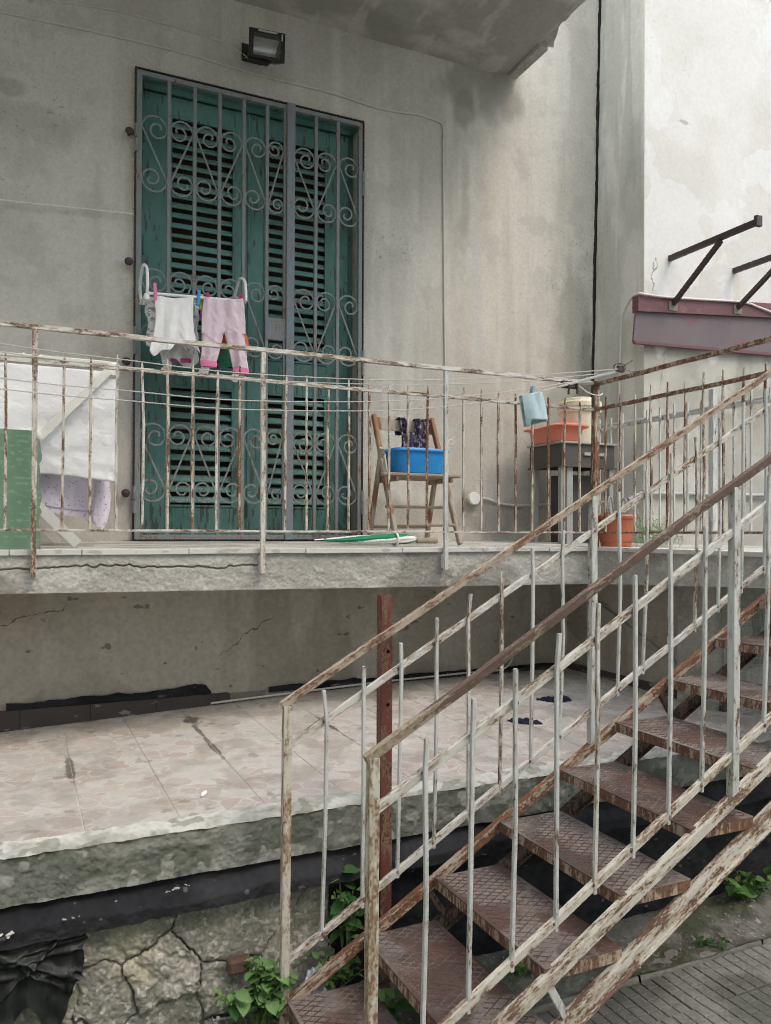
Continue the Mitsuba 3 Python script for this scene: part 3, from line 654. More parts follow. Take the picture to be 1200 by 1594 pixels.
# white fence on the far side of the wing
wf = thing('white_fence', 'thin white painted fence on the far side of the balcony wing', 'fence')
put('top_rail', bar((3.6, 4.33, .700), (3.6, 2.1, .703), .016, .018, seg=10, wob=.001, r=R1), 'paint_clean', wf)
put('lower_rail', bar((3.6, 4.33, 0.0), (3.6, 2.1, 0.0), .014, .012), 'paint_clean', wf)
for y in [4.29, 4.178, 4.065, 3.95, 3.84, 3.729, 3.611, 3.504, 3.40, 3.167, 3.051, 2.93, 2.81, 2.69, 2.57, 2.45]:
    put('baluster', bar((3.6 + R1.normal(0, .002), y, -.01), (3.6, y, .775 + R1.uniform(-.012, .012)), .011, .011, up=(0, 1, 0)), 'paint_clean', wf)
put('post', bar((3.598, 3.312, -.09), (3.598, 3.312, .82), .034, .034, up=(0, 1, 0)), 'paint_clean', wf)
put('post', bar((3.598, 2.3, -.09), (3.598, 2.3, .82), .034, .034, up=(0, 1, 0)), 'paint_clean', wf)

# ================================================================== STAIRS
st = thing('iron_staircase', 'open rusted iron staircase with peeling white railings climbing to the right', 'staircase')
M = .568
YF, YN = 2.33, 1.696
R2 = np.random.default_rng(5)
XE = 3.15
def sl(x, z0, x0=.739): return z0 + M * (x - x0)
upn = (-M, 0, 1)
def railing(y, dx, px, mats, lowmat, stm, stm2, name):
    hz = -.532; beads = []
    h = put(f'railing', bar((.722 + dx * .4, y, sl(.722, hz)), (XE, y, sl(XE, hz)), .020, .023, up=upn, seg=18, wob=.0012, r=R2), mats[0], st, label=name)
    put('middle_rail', bar((.752, y, sl(.752, -.672)), (XE, y, sl(XE, -.672)), .016, .021, up=upn, seg=18, wob=.001, r=R2), mats[1], h)
    put('lower_rail', bar((.745, y, sl(.745, -1.338)), (XE, y, sl(XE, -1.338)), .017, .022, up=upn, seg=18, wob=.001, r=R2), mats[2], h)
    for i, x in enumerate(px):
        zb = -1.6 if i == 0 else sl(x, -1.47)
        put('post', bar((x - .005, y, zb), (x, y, sl(x, hz) - .012), .026, .026, up=(0, 1, 0), seg=5, wob=.0008, r=R2), mats[3 + i], h)
    for k in range(17):
        x = .861 + dx + .1305 * k
        if min(abs(x - q) for q in px) < .04: continue
        top = sl(x, -.672) + .092 + R2.uniform(-.008, .008)
        b = R2.normal(0, .0032, 4)
        put('baluster', sweep(np.array([[x + b[0], y - .003, sl(x, -1.338) - .022], [x + b[1], y - .014, sl(x, -.672) - .3], [x + b[2], y - .015, sl(x, -.672)], [x + b[3], y - .014, top]]), rect(.0108, .0108), (0, 1, 0)), ['paint_clean', 'paint_clean', 'paint_clean', 'paint_flaking'][R2.integers(4)], h)
        for zz, yy in ((sl(x, -.672), y - .009), (sl(x, -1.338), y - .0085)):
            w_ = trimesh.creation.icosphere(1, .0052); beads.append((np.array(w_.vertices) * [1.1, .8, 1.5] * R2.uniform(.6, 1.1) + [x + R2.choice([-.0055, .0055]), yy, zz + R2.normal(0, .003)], np.array(w_.faces)))
    put('weld_beads', join(beads), 'stair_rust', h, kind='stuff')
    put('stringer', join([bar((.72, y, sl(.72, -1.473)), (XE, y, sl(XE, -1.473)), .028, .031, up=upn, seg=24, wob=.001, r=R2)]), stm, st)
    put('stringer', join([bar((.92, y, sl(.92, -1.632)), (XE, y, sl(XE, -1.632)),   .03, .035, up=upn, seg=24, wob=.001, r=R2), bar((.92, y - .012, sl(.92, -1.654)), (XE, y - .012, sl(XE, -1.654)), .03, .006, up=upn)]), stm2, st)
    for k in ((0, 4) if y > 2 else ()):
        x = 1.245 + .2545 * k
        put('brace', bar((x - .02, y, sl(x, -1.48)), (x + .06, y, sl(x, -1.60)), .022, .022, up=(0, 1, 0)), stm2, st)
railing(YF, 0.0, (.739, 1.925, 2.96), ['ochre_far', 'stair_flaking', 'stair_flaking', 'post_tan', 'paint_clean', 'paint_clean'], None, 'stair_rust', 'dark_iron', 'far railing of the stairs')
railing(YN, .022, (.75, 1.931, 2.96), ['brown_handrail', 'stair_flaking', 'stair_mixed', 'post_tan', 'paint_clean', 'paint_clean'], None, 'stair_mixed', 'stair_mixed', 'near railing of the stairs with a dark brown handrail')
mat('ochre_far', rusty(.52, (.36, .30, .25), (.29, .225, .175), ((.19, .105, .068), (.11, .068, .05)), run='slope'), .75, b_rust, .0015)
mat('post_tan', rusty(.54, (.50, .475, .41), (.40, .36, .28), ((.34, .27, .18), (.19, .12, .075))), .75, b_rust, .0015)
put('gusset', bar((1.255, YN - .004, sl(1.262, -1.49)), (1.315, YN - .004, sl(1.315, -1.625)), .022, .008, up=(0, 1, 0)), 'paint_clean', st)

# treads: folded plate with raised diamond ribs
def tread_meshes():
    w, l, t = .262, .612, .004
    top = box(0, w, 0, l, -t, 0, .001)
    lip = join([box(0, .004, .002, l - .002, -.034, -t + .0005), box(w - .004, w, .002, l - .002, -.034, -t + .0005), box(.004, w - .004, 0, .004, -.036, -t + .0005), box(.004, w - .004, l - .004, l, -.034, -t + .0005)])
    from shapely.geometry import LineString, box as sb
    ribs = []
    area = sb(.012, .012, w - .012, l - .012)
    rt = np.random.default_rng(77)
    for s in (1, -1):
        for c in np.arange(-1.0, 1.6, .029):
            ln = LineString([(-.1, c - s * .1 * .62), (w + .1, c + s * (w + .1) * .62)]).intersection(area)
            if ln.is_empty or ln.length < .012: continue
            (xa, ya), (xb, yb) = ln.coords[0], ln.coords[-1]
            n = max(1, int(ln.length / .017))
            for i in range(n):
                f0, f1 = i / n, (i + .86) / n
                p = np.array([[xa + (xb - xa) * f, ya + (yb - ya) * f, 0] for f in (f0, f1)])
                if meshkit.noise(np.array([p[0, 0] * 9, p[0, 1] * 7, 3.3])) + rt.normal(0, .12) < .34: continue
                h = rt.uniform(.0014, .0026)
                ribs.append(sweep(p, np.array([[-.0024, -.001], [.0024, -.001], [.0010, h], [-.0010, h]])))
    return mikit.ply(top, None, smooth=False), mikit.ply(lip, None, smooth=False), mikit.ply(join(ribs), None, smooth=False)
tp, tl, tr = tread_meshes()
mat('rib_rust', lambda p, n, uv: mix((.075, .05, .042), (.14, .115, .10), smoothstep(.46, .66, fbm(p.x * 9, p.y * 9, p.z * 9, 4))), .6)
R3 = np.random.default_rng(8)
for k in range(0, 9):
    x, z = 1.25 + .2545 * (k - 2) - .004, -1.152 + .1448 * (k - 2)
    W = trans(x, 1.698, z) @ rotx(R3.normal(0, .004)) @ roty(R3.normal(0, .006))
    t = put('tread', tp, 'worn_plate', st, to_world=W)
    put('lip', tl, 'tread_lip', t, to_world=W)
    put('plate_relief', tr, 'rib_rust', t, to_world=W, kind='stuff')
mat('tread_lip', rusty(.47, (.36, .30, .24), (.24, .16, .11), ((.18, .09, .055), (.10, .058, .045))), .85, b_rust, .002)
ip = thing('iron_post', 'square red brown iron post with bolt holes standing behind the stair railing', 'post')
def holed():
    m = trimesh.creation.box([.042, .042, 1.39]); 
    return m
import manifold3d as m3
s_ = m3.Manifold.cube([.040, .040, 1.39]).translate([-.020, -.020, 0]) - m3.Manifold.cube([.034, .034, 1.5]).translate([-.017, -.017, 1.3])
for z_ in (.32, 1.02, 1.20): s_ = s_ - m3.Manifold.cylinder(.1, .0065, .0065, 16, True).rotate([90, 0, 0]).translate([.004, 0, z_])
s_ = s_ + m3.Manifold.cube([.041, .041, .012]).translate([-.0205, -.0205, .62]).translate([0, 0, 0])
m_ = s_.to_mesh()
put('shaft', (m_.vert_properties[:, :3] + np.array([1.111, 2.42, -1.61]), m_.tri_verts), 'redbrown_post', ip, smooth=False)
put('seam_plate', box(1.111 - .021, 1.111 + .021, 2.42 - .022, 2.42 - .0195, -1.18, -1.05, .0005), 'redbrown_post', ip, smooth=False)

# ================================================================== DOOR: shutters and grille
sd = thing('shutter_door', 'weathered teal wooden louvred double shutter door behind the iron grille', 'door')
SY = 4.775
put('frame', join([box(.562, .608, SY + .02, SY + .07, -.06, 2.625), box(1.905, 1.952, SY + .02, SY + .07, -.06, 2.625), box(.608, 1.905, SY + .02, SY + .07, 2.578, 2.624), box(.560, 1.952, 4.668, 4.84, 2.609, 2.624), box(.608, 1.905, 4.72, 4.735, 2.573, 2.609)]), 'teal_wood', sd, smooth=False)
slat = mikit.ply(sweep(np.array([[0, 0, 0], [1, 0, 0.]]), np.array([[-.025, -.004], [-.022, -.007], [.020, -.008], [.026, -.006], [.029, 0], [.026, .006], [.018, .007], [-.022, .005]])), None, smooth=50)
R4 = np.random.default_rng(21)
for li, (xa, xb, sa, sb_) in enumerate([(.606, 1.243, .765, 1.155), (1.246, 1.906, 1.342, 1.757)]):
    y0, y1 = SY - .02, SY + .022
    pieces = [box(xa, sa, y0, y1, -.052, 2.577, .003), box(sb_, xb, y0, y1, -.052, 2.577, .003),
              box(sa, sb_, y0 + .002, y1 - .002, 2.46, 2.577, .003), box(sa, sb_, y0 + .002, y1 - .002, .855, 1.06, .003), box(sa, sb_, y0 + .002, y1 - .002, -.052, .135, .003)]
    # mouldings that frame the louvre openings and the shallow panels
    for z0, z1 in ((1.06, 2.46), (.135, .855)):
        pieces += [box(sa, sa + .012, y0 - .006, y0 + .004, z0, z1), box(sb_ - .012, sb_, y0 - .006, y0 + .004, z0, z1), box(sa + .012, sb_ - .012, y0 - .005, y0 + .004, z1 - .012, z1), box(sa + .012, sb_ - .012, y0 - .005, y0 + .004, z0, z0 + .012)]
    lf = put('leaf', join(pieces), 'teal_wood', sd, smooth=False)
    if li == 0: put('cover_strip', box(1.236, 1.252, y0 - .012, y0 + .003, -.05, 2.573, .003), 'teal_wood', sd, smooth=False)
    for z0, z1 in ((1.075, 2.45), (.15, .845)):
        n = round((z1 - z0) / .0605)
        for i in range(n):
            z = z0 + (i + .5) * (z1 - z0) / n
            Mx = trans(sa, SY + .004, z + R4.normal(0, .0008)) @ roty(R4.normal(0, .003)) @ np.array([[sb_ - sa, 0, 0, 0], [0, 1, 0, 0], [0, 0, 1, 0], [0, 0, 0, 1.0]]) @ rotx(math.radians(47 + R4.normal(0, 3.0) + (R4.random() < .06) * R4.normal(0, 12)))
            put('slat', slat, 'teal_slat', lf, to_world=Mx)
    for z in (.06, 1.62, 2.28):
        put('hinge', join([box(xa + .002 if li == 0 else xb - .024, xa + .024 if li == 0 else xb - .002, y0 - .006, y0 + .002, z, z + .09, .002), tube([(xa + .012 if li == 0 else xb - .012, y0 - .008, z - .01), (xa + .012 if li == 0 else xb - .012, y0 - .008, z + .1)], .006, 8, (0, 1, 0))]), 'teal_wood', lf)

gr = thing('door_grille', 'blue grey wrought iron security grille with scrolls, closed over the teal shutters', 'grille')
GY = 4.622
put('frame', join([bar((.572, GY, -.058), (.572, GY, 2.608), .030, .03, (0, 1, 0)), bar((1.932, GY, -.058), (1.932, GY, 2.608), .022, .03, (0, 1, 0)),
                   bar((.558, GY, 2.595), (1.945, GY, 2.595), .03, .026), bar((.558, GY, -.045), (1.945, GY, -.045), .03, .028), bar((.587, GY - .002, -.015), (1.92, GY - .002, -.015), .012, .014)]), 'grille_paint', gr)
put('outer_frame', join([box(.549, .556, 4.618, 4.652, -.06, 2.628), box(1.956, 1.963, 4.618, 4.652, -.06, 2.628), box(.556, 1.956, 4.618, 4.652, 2.621, 2.628), box(.556, 1.956, 4.60, 4.655, -.064, -.06)]), 'dark_bracket', gr, smooth=False)
put('outer_jamb', join([bar((1.949, GY + .012, -.05), (1.949, GY + .012, 2.613), .01, .02, (0, 1, 0))]), 'grille_paint', gr)
put('mullion', bar((1.463, GY - .012, -.06), (1.467, GY - .012, 2.618), .03, .05, (1, 0, 0)), 'grille_slate', gr)
gbar = [.737, .884, 1.030, 1.176, 1.320, 1.634, 1.781]
for x in gbar:
    put('bar', bar((x, GY, -.045), (x + .001, GY, 2.595), .020, .020, (0, 1, 0)), 'grille_paint', gr)
put('bar', bar((1.432, GY, -.045), (1.433, GY, 2.595), .016, .02, (0, 1, 0)), 'grille_paint', gr)
cells = [(.588, .727, 1), (.747, .874, -1), (.894, 1.020, 1), (1.040, 1.166, -1), (1.186, 1.310, 1), (1.330, 1.424, -1), (1.492, 1.624, 1), (1.644, 1.771, -1), (1.791, 1.920, 1)]
def spiral(cx, cz, r, a0, turn, mir, n=26, inner=.16):
    t = np.linspace(0, 1, n); rr = r * (1 - (1 - inner) * t**.9); a = a0 + turn * t
    return np.stack([cx + mir * 0 + rr * np.cos(a) - 0 * t, cz + rr * np.sin(a)], 1)
def scroll(xa, xb, z0, z1, s):
    w = xb - xa; r = w * .5; cx = (xa + xb) / 2
    # upper curl: from the end of the diagonal at one bar, over the top, spiralling into the other side; the lower curl is the same turned by half a turn
    t = np.linspace(0, 1, 34)
    ang = math.pi - 2 * math.pi * 1.55 * t
    rr = r * np.where(t < .3, 1.0, np.interp(t, [.3, 1], [1.0, .12]))
    off = np.interp(t, [0, .3, .7, 1], [0, 0, .30, .34]) * r
    up = np.stack([off + rr * np.cos(ang), rr * np.sin(ang)], 1)
    zt, zb = z1 - r, z0 + r
    top = np.stack([cx + s * up[:, 0], zt + up[:, 1]], 1)
    bot = np.stack([cx - s * up[:, 0], zb - up[:, 1]], 1)
    P = np.vstack([top[::-1], bot]); P3 = np.stack([P[:, 0], 0 * P[:, 0] + GY, P[:, 1]], 1)
    m = sweep(P3, rect(.011, .0044, .001), (0, 1, 0))
    return join([m, lathe([(0, -.007), (.007, -.004), (.007, .004), (0, .007)], 8, c=(P3[0][0], 0, P3[0][2])), lathe([(0, -.007), (.007, -.004), (.007, .004), (0, .007)], 8, c=(P3[-1][0], 0, P3[-1][2]))]), P3
for z0, z1 in ((1.935, 2.368), (1.045, 1.490), (.160, .605)):
    for ci, (xa, xb, s) in enumerate(cells):
        (mv, mf), P3 = scroll(xa, xb, z0, z1, s)
        n = len(P3) * 8 + 2
        mv = mv.copy(); mv[n:, 1] += GY
        if z0 > 1 and z0 < 1.5 and ci == 5:
            put('scroll', sweep(P3[P3[:, 2] > 1.30], rect(.011, .0044, .001), (0, 1, 0)), 'grille_paint', gr)
            mv, mf = sweep(P3[P3[:, 2] < 1.15], rect(.011, .0044, .001), (0, 1, 0))
        put('scroll', (mv, mf), 'grille_paint', gr)
put('lock_plate', box(1.310, 1.442, GY - .014, GY + .012, 1.155, 1.29, .002), 'grille_slate', gr, smooth=False)
for x, z in ((.556, 2.14), (.556, .99), (.556, .09), (1.953, 2.14), (1.953, .99), (1.953, .1)):
    put('hinge', join([tube([(x, 4.608, z), (x, 4.608, z + .075)], .011, 10, (0, 1, 0)), tube([(x, 4.608, z + .08), (x, 4.608, z + .155)], .011, 10, (0, 1, 0))]), 'grille_paint', gr)
for i, (z, lab) in enumerate(((2.242, 'topmost'), (1.507, 'second'), (.942, 'third'), (.202, 'lowest'))):
    x = .518 if z > 1 else .508
    h = thing('shutter_stop', f'small dark iron shutter stop on the wall left of the door, {lab} of four', 'shutter stop', 'iron shutter stops beside the door')
    put('pin', tube([(x, 4.66, z), (x, 4.60, z)], .008, 8), 'dark_bracket', h)
    put('knob', xform(lathe([(0, 0), (.018, .003), (.024, .012), (.018, .024), (0, .028)], 12), trans(x, 4.612, z) @ rotx(math.pi / 2)), 'dark_bracket', h)

# flood lamp above the door
lamp = thing('flood_lamp', 'small black halogen flood lamp on the wall above the door', 'lamp')
LM = trans(1.272, 4.50, 2.838) @ rotz(math.radians(-7)) @ rotx(math.radians(6)) @ np.diag([1.05, 1, .84, 1])
fr = join([box(-.1, .1, -.07, -.055, .078, .096), box(-.1, .1, -.07, -.055, -.096, -.076), box(-.1, -.076, -.07, -.055, -.076, .078), box(.076, .1, -.07, -.055, -.076, .078)])
hv, hf = box(-.1, .1, -.055, .05, -.096, .096); hv = hv.copy(); hv[hv[:, 1] > 0] *= [.62, 1, .55]
mat('lamp_black', (.018, .018, .019), .45)
mat('lamp_reflector', (.62, .64, .64), .35, metallic=.6)
mat('lamp_metal', (.55, .55, .54), .4, metallic=.8)
scene['lamp_glass'] = {'type': 'thindielectric'}
m_h = join([xform((hv, hf), LM)])
def shell(M):   # open housing: four sloped sides and a back
    o = np.array([[-.1, -.055, -.096], [.1, -.055, -.096], [.1, -.055, .096], [-.1, -.055, .096], [-.062, .05, -.055], [.062, .05, -.055], [.062, .05, .055], [-.062, .05, .055]])
    i = o * [.93, 1, .93]; i[4:, 1] -= .006
    v = np.vstack([o, i]); f = []
    for a in range(4):
        b = (a + 1) % 4; f += [[a, b, 4 + b], [a, 4 + b, 4 + a], [8 + b, 8 + a, 12 + a], [8 + b, 12 + a, 12 + b], [a, 8 + a, 8 + b], [a, 8 + b, b]]
    f += [[4, 5, 6], [4, 6, 7], [13, 12, 15], [13, 15, 14]]
    return xform((v, np.array(f)), M)
put('housing', shell(LM), 'lamp_black', lamp, smooth=False)
put('rim', xform(fr, LM), 'lamp_black', lamp, smooth=False)
put('reflector', xform(join([grid(lambda u, v: ((u - .5) * .17, -.02 + .045 * (1 - (2 * v - 1)**2), (v - .5) * .16), 4, 14)]), LM), 'lamp_reflector', lamp, smooth=True)
put('glass', xform(box(-.079, .079, -.0625, -.0615, -.079, .08), LM), 'lamp_glass', lamp, smooth=False)
put('clip', xform(join([box(-.05, .055, -.078, -.068, .079, .089, .002), box(.078, .086, -.078, -.068, .04, .085, .002)]), LM), 'lamp_metal', lamp, smooth=False)
put('bracket', join([extrude_xz([(1.16, 2.735), (1.275, 2.735), (1.315, 2.77), (1.16, 2.775)], 4.465, 4.485),
    (np.array([(x, y, z + d) for x in (1.165, 1.285) for y, z in ((4.47, 2.735), (4.646, 2.845)) for d in (0, .012)]), box(0, 1, 0, 1, 0, 1)[1]), box(1.165, 1.285, 4.63, 4.646, 2.83, 2.93)]), 'lamp_black', lamp, smooth=False)

# cables
def cable(pts, r, name, label, m='grey_cable', n=60, cat='cable', group=None):
    k = put(name, tube(curve(pts, n), r, 7, (.3, .2, .93)), m, None, True, label, cat, group); return k
mat('grey_cable', (.56, .54, .48), .6)
mat('pale_cable', (.62, .61, .57), .5)
mat('white_line', (.70, .70, .67), .5)
cable([(-.6, 4.638, 2.735), (-.141, 4.638, 2.752), (.427, 4.638, 2.777), (.838, 4.638, 2.782), (1.104, 4.638, 2.769), (1.383, 4.638, 2.764), (1.741, 4.638, 2.766), (2.077, 4.638, 2.745), (2.358, 4.638, 2.767), (2.515, 4.638, 2.756), (2.545, 4.638, 2.735), (2.552, 4.638, 2.69), (2.551, 4.638, 2.55), (2.558, 4.638, 1.852), (2.571, 4.638, 1.113), (2.594, 4.638, .461), (2.60, 4.638, .40)], .0048, 'wall_cable', 'thin grey cable clipped along the wall above the door, turning down right of it', n=160)
cable([(-.5, 4.64, 2.83), (.078, 4.64, 2.884), (.444, 4.64, 2.924), (.8, 4.64, 2.922), (1.026, 4.64, 2.911), (1.143, 4.64, 2.88), (1.2, 4.62, 2.84)], .0038, 'wall_cable', 'old cable running up from the left to the flood lamp', m='grey_cable', n=50)
cable([(-1.2, 4.60, 1.70), (-.135, 4.61, 1.74), (.2, 4.61, 1.76), (.545, 4.61, 1.781)], .0035, 'wall_line', 'thin white line stretched along the wall to the left edge of the door', m='white_line', n=20, cat='line')
jb = thing('junction_box', 'small round white junction box low on the wall', 'junction box')
put('body', xform(lathe([(.0, 0), (.036, 0), (.036, .035), (0, .035)], 24), trans(2.785, 4.646, .22) @ rotx(math.pi / 2)), 'white_plastic', jb)
put('lid', xform(lathe([(0, .03), (.044, .03), (.044, .046), (.04, .05), (0, .05)], 24), trans(2.785, 4.646, .22) @ rotx(math.pi / 2)), 'white_plastic', jb)
mat('white_plastic', (.72, .73, .72), .4)
mat('old_plastic', lambda p, n, uv: mix((.70, .70, .67), (.58, .58, .54), fbm(p.x * 9, p.y * 9, p.z * 9, 3)), .45)
cable([(2.80, 4.61, .225), (2.9, 4.63, .22), (3.02, 4.63, .19), (3.15, 4.63, .178), (3.3, 4.63, .185), (3.46, 4.63, .195), (3.7, 4.62, .2)], .010, 'box_cable', 'pale cable running right from the white junction box along the wall', m='pale_cable', n=40)
cable([(3.815, 4.36, -.1), (3.822, 4.36, .6), (3.832, 4.355, 1.2), (3.835, 4.35, 1.40), (3.82, 4.31, 1.53), (3.775, 4.18, 1.60), (3.76, 4.10, 1.612), (3.80, 4.075, 1.605), (4.0, 4.078, 1.612), (4.3, 4.078, 1.635), (4.72, 4.078, 1.667), (4.9, 4.078, 1.65), (5.3, 4.07, 1.58)], .008, 'wall_cable', 'pale cable climbing the side wall and bending over the maroon canopy board', m='pale_cable', n=140)
pp = put('grey_pipe', join([tube(curve([(3.70, 4.45, .73), (3.70, 4.3, .735), (3.7, 3.5, .735), (3.7, 2.3, .74)], 20), .014, 10, (0, 0, 1))]), 'pipe_grey', None, 35, 'grey pipe fixed behind the white fence, level with its top rail', 'pipe')
mat('pipe_grey', lambda p, n, uv: mix((.27, .28, .275), (.40, .41, .40), fbm(p.x * 8, p.y * 8, p.z * 8, 3)), .5)
put('conduit', tube(curve([(3.72, 4.14, .215), (3.8, 4.135, .25), (3.9, 4.13, .262), (4.6, 4.125, .27), (5.4, 4.12, .275)], 40), .013, 10), 'pipe_grey', None, 35, 'pale conduit running level along the side wall behind the flower pot', 'conduit')
put('sloping_pipe', tube(np.array([(3.235, 3.95, -.42), (3.235, 3.05, -.80)]), .012, 10), 'pipe_grey', None, 35, 'thin grey pipe sloping down the dark wall under the wing', 'pipe')
cable([(.9, 4.175, -.925), (1.2, 4.172, -.912), (1.8, 4.172, -.89), (2.4, 4.165, -.875), (2.75, 4.16, -.86), (2.82, 4.17, -.7)], .006, 'floor_cable', 'pale cable lying along the foot of the lower wall', m='pale_cable', n=60)

# canopy on the side wall
can = thing('canopy', 'maroon canopy board on the white wall with dark bracket arms reaching forward', 'canopy')
BT, BB, PB = 1.770, 1.668, 1.357   # the board rises a little towards its far end
put('box_beam', extrude_xz([(3.755, 1.490), (3.755, 1.600), (5.9, BT), (5.9, BB)], 4.09, 4.149), 'maroon_paint', can, smooth=False)
put('board', extrude_xz([(3.757, 1.493), (5.9, BB + .003), (5.9, PB), (3.735, 1.283)], 4.115, 4.13), 'faded_maroon', can, smooth=False)
put('drip_edge', bar((3.735, 4.11, 1.281), (5.9, 4.11, PB), .02, .022), 'maroon_paint', can)
for x in (4.095, 4.715, 5.335):
    a = put('arm', join([bar((x, 4.15, 1.915), (x, 3.425, 1.915), .032, .036), box(x - .024, x + .024, 3.41, 3.435, 1.885, 1.95, .002)]), 'dark_bracket', can, smooth=False)
    put('strut', bar((x - .035, 4.085, 1.57 + .08 * (x - 4.06)), (x + .005, 3.71, 1.895), .028, .03, (1, 0, 0)), 'dark_bracket', can, smooth=False)
    put('foot_plate', box(x - .07, x + .01, 4.084, 4.0885, 1.525 + .08 * (x - 4.06), 1.585 + .08 * (x - 4.06), .002), 'pale_mortar', can, smooth=False)

# ================================================================== LAUNDRY AND THINGS ON THE BALCONY
def f_cloth(a, b, s=60):
    return lambda p, n, uv: mix(a, b, fbm(p.x * s, p.y * s, p.z * s, 3))
mat('white_cotton', f_cloth((.80, .80, .80), (.70, .70, .70), 25), .9, lambda p, n, uv: fbm(p.x * 220, p.y * 220, p.z * 220, 2), .0006, spec=.15)
mat('white_terry', f_cloth((.80, .81, .83), (.69, .70, .725), 90), .95, lambda p, n, uv: fbm(p.x * 90, p.y * 90, p.z * 90, 3), .004, spec=.1)
mat('pink_jersey', f_cloth((.69, .57, .635), (.61, .495, .56), 14), .9, lambda p, n, uv: fbm(p.x * 220, p.y * 220, p.z * 220, 2), .0006, spec=.15)
mat('pink_cuff', (.66, .19, .36), .85)
mat('magenta_cloth', (.40, .07, .20), .85)
mat('grey_print', lambda p, n, uv: mix((.62, .64, .65), (.30, .32, .35), smoothstep(.56, .6, fbm(p.x * 55, p.y * 55, p.z * 55, 3))), .9, spec=.15)
def f_dots(p, n, uv):
    x, z = p.x * 46, p.z * 46
    d1, d2, r = voronoi(x, z)
    ink = (1 - smoothstep(.13, .17, d1)) * smoothstep(.42, .45, r)
    return mix((.68, .63, .72), mix((.16, .12, .22), (.52, .36, .50), fract(r * 9)), ink)
mat('dotted_sheet', f_dots, .9, spec=.15)
mat('hem_violet', (.42, .36, .50), .9)
def thick(m, t=.0035):
    """a sheet given two sides and an edge"""
    v, f = m; tm = trimesh.Trimesh(v, f, process=False); n = tm.vertex_normals; k = len(v)
    e = np.sort(f[:, [0, 1, 1, 2, 2, 0]].reshape(-1, 2), 1); ed = f[:, [0, 1, 1, 2, 2, 0]].reshape(-1, 2)
    u, idx, c = np.unique(e, axis=0, return_index=True, return_counts=True); b = ed[idx[c == 1]]
    side = np.vstack([np.stack([b[:, 1], b[:, 0], b[:, 0] + k], 1), np.stack([b[:, 1], b[:, 0] + k, b[:, 1] + k], 1)])
    return np.vstack([v + n * t / 2, v - n * t / 2]), np.vstack([f, f[:, ::-1] + k, side])
def ns(a, b, s, o=3, seed=0): return meshkit.fbm(np.stack([a * s, b * s, 0 * a], -1), o, seed) - .5

# standing airer at the left with its towel
air = thing('clothes_airer', 'white plastic folding clothes airer standing at the left of the door', 'airer')
put('top_beam', join([box(-.9, .385, 3.90, 3.94, .748, .785, .008), box(-.9, .36, 3.885, 3.905, .772, .790, .004)]), 'old_plastic', air, smooth=False)
put('end_cap', box(.34, .398, 3.885, 3.955, .715, .79, .01), 'old_plastic', air, smooth=False)
def blade(p, q, w, t, y): # flat leg
    d = np.array([q[0] - p[0], q[1] - p[1]]); d /= np.linalg.norm(d); nrm = np.array([-d[1], d[0]]) * w / 2
    poly = [tuple(np.array(p) + nrm), tuple(np.array(p) - nrm), tuple(np.array(q) - nrm), tuple(np.array(q) + nrm)]
    return extrude_xz(poly, y, y + t)
put('leg', blade((.352, .745), (.015, .372), .036, .014, 3.872), 'old_plastic', air, smooth=False)
put('leg', blade((-.20, .36), (.222, -.072), .045, .02, 3.90), 'old_plastic', air, smooth=False)
put('leg', blade((-.25, .36), (.16, -.072), .04, .02, 4.42), 'old_plastic', air, smooth=False)
put('pivot', xform(lathe([(0, 0), (.022, 0), (.022, .02), (.012, .024), (0, .024)], 16), trans(.045, 3.873, .415) @ rotx(math.pi / 2)), 'old_plastic', air)
for y in (4.0, 4.1, 4.2, 4.3, 4.4): put('drying_rod', tube(np.array([(-.9, y, .762), (.36, y, .762)]), .004, 6), 'old_plastic', air)
put('side_bar', box(.345, .375, 3.95, 4.44, .745, .775, .005), 'old_plastic', air, smooth=False)
put('side_bar', box(-.9, -.87, 3.95, 4.44, .745, .775, .005), 'old_plastic', air, smooth=False)
for x in (-.02, .055): put('rod_clip', box(x, x + .012, 3.91, 3.925, .735, .80, .003), 'old_plastic', air, smooth=False)
def towel(u, v):
    x = -.62 + u * 1.005; L = .525 - .03 * u + .02 * np.sin(u * 7)
    z = .742 - v * L + .012 * np.sin(u * 5) * v
    x = x + .018 * np.clip(v - .8, 0, 1) * -4 * np.clip(u - .9, 0, 1) * 2
    y = 3.90 - .012 * ns(u * 2, v, 7, 4, 14) * (.3 + v) - .022 * np.sin(u * 11 + 3.5 * v) * v - .03 * v * np.sin(u * 4 + 1) + .05 * ns(u, v, 3, 3, 4) * (.3 + v) - .015 * np.sin(8 * u - 6 * v) * (1 - u) * v - .004
    return x, y, z
put('white_towel', thick(grid(towel, 110, 60), .008), 'white_terry', None, True, 'white terry towel hanging over the airer at the left', 'towel')
def sheet(u, v):
    x = -.3 + u * .635; z = .70 - v * (.625 - .05 * np.clip((u - .85) / .15, 0, 1) * -1) + .02 * np.sin(u * 5)
    return x, 4.02 + .015 * np.sin(u * 14 + 2 * v) + .02 * ns(u, v, 4, 3, 8), z
put('dotted_sheet_cloth', thick(grid(sheet, 90, 40), .003), 'dotted_sheet', None, True, 'pale lilac cot sheet with small dots hanging below the white towel', 'sheet')
put('hem', tube(np.stack([np.linspace(-.3, .335, 50), 4.018 + .015 * np.sin(np.linspace(0, 1, 50) * 14 + 1.9) + .02 * ns(np.linspace(0, 1, 50), .95 + 0 * np.linspace(0, 1, 50), 4, 3, 8) - .003, .70 - .95 * .625 + .02 * np.sin(np.linspace(0, 5, 50))], 1), .0022, 6), 'hem_violet', 'dotted_sheet_cloth', True, 'dark violet hem line')
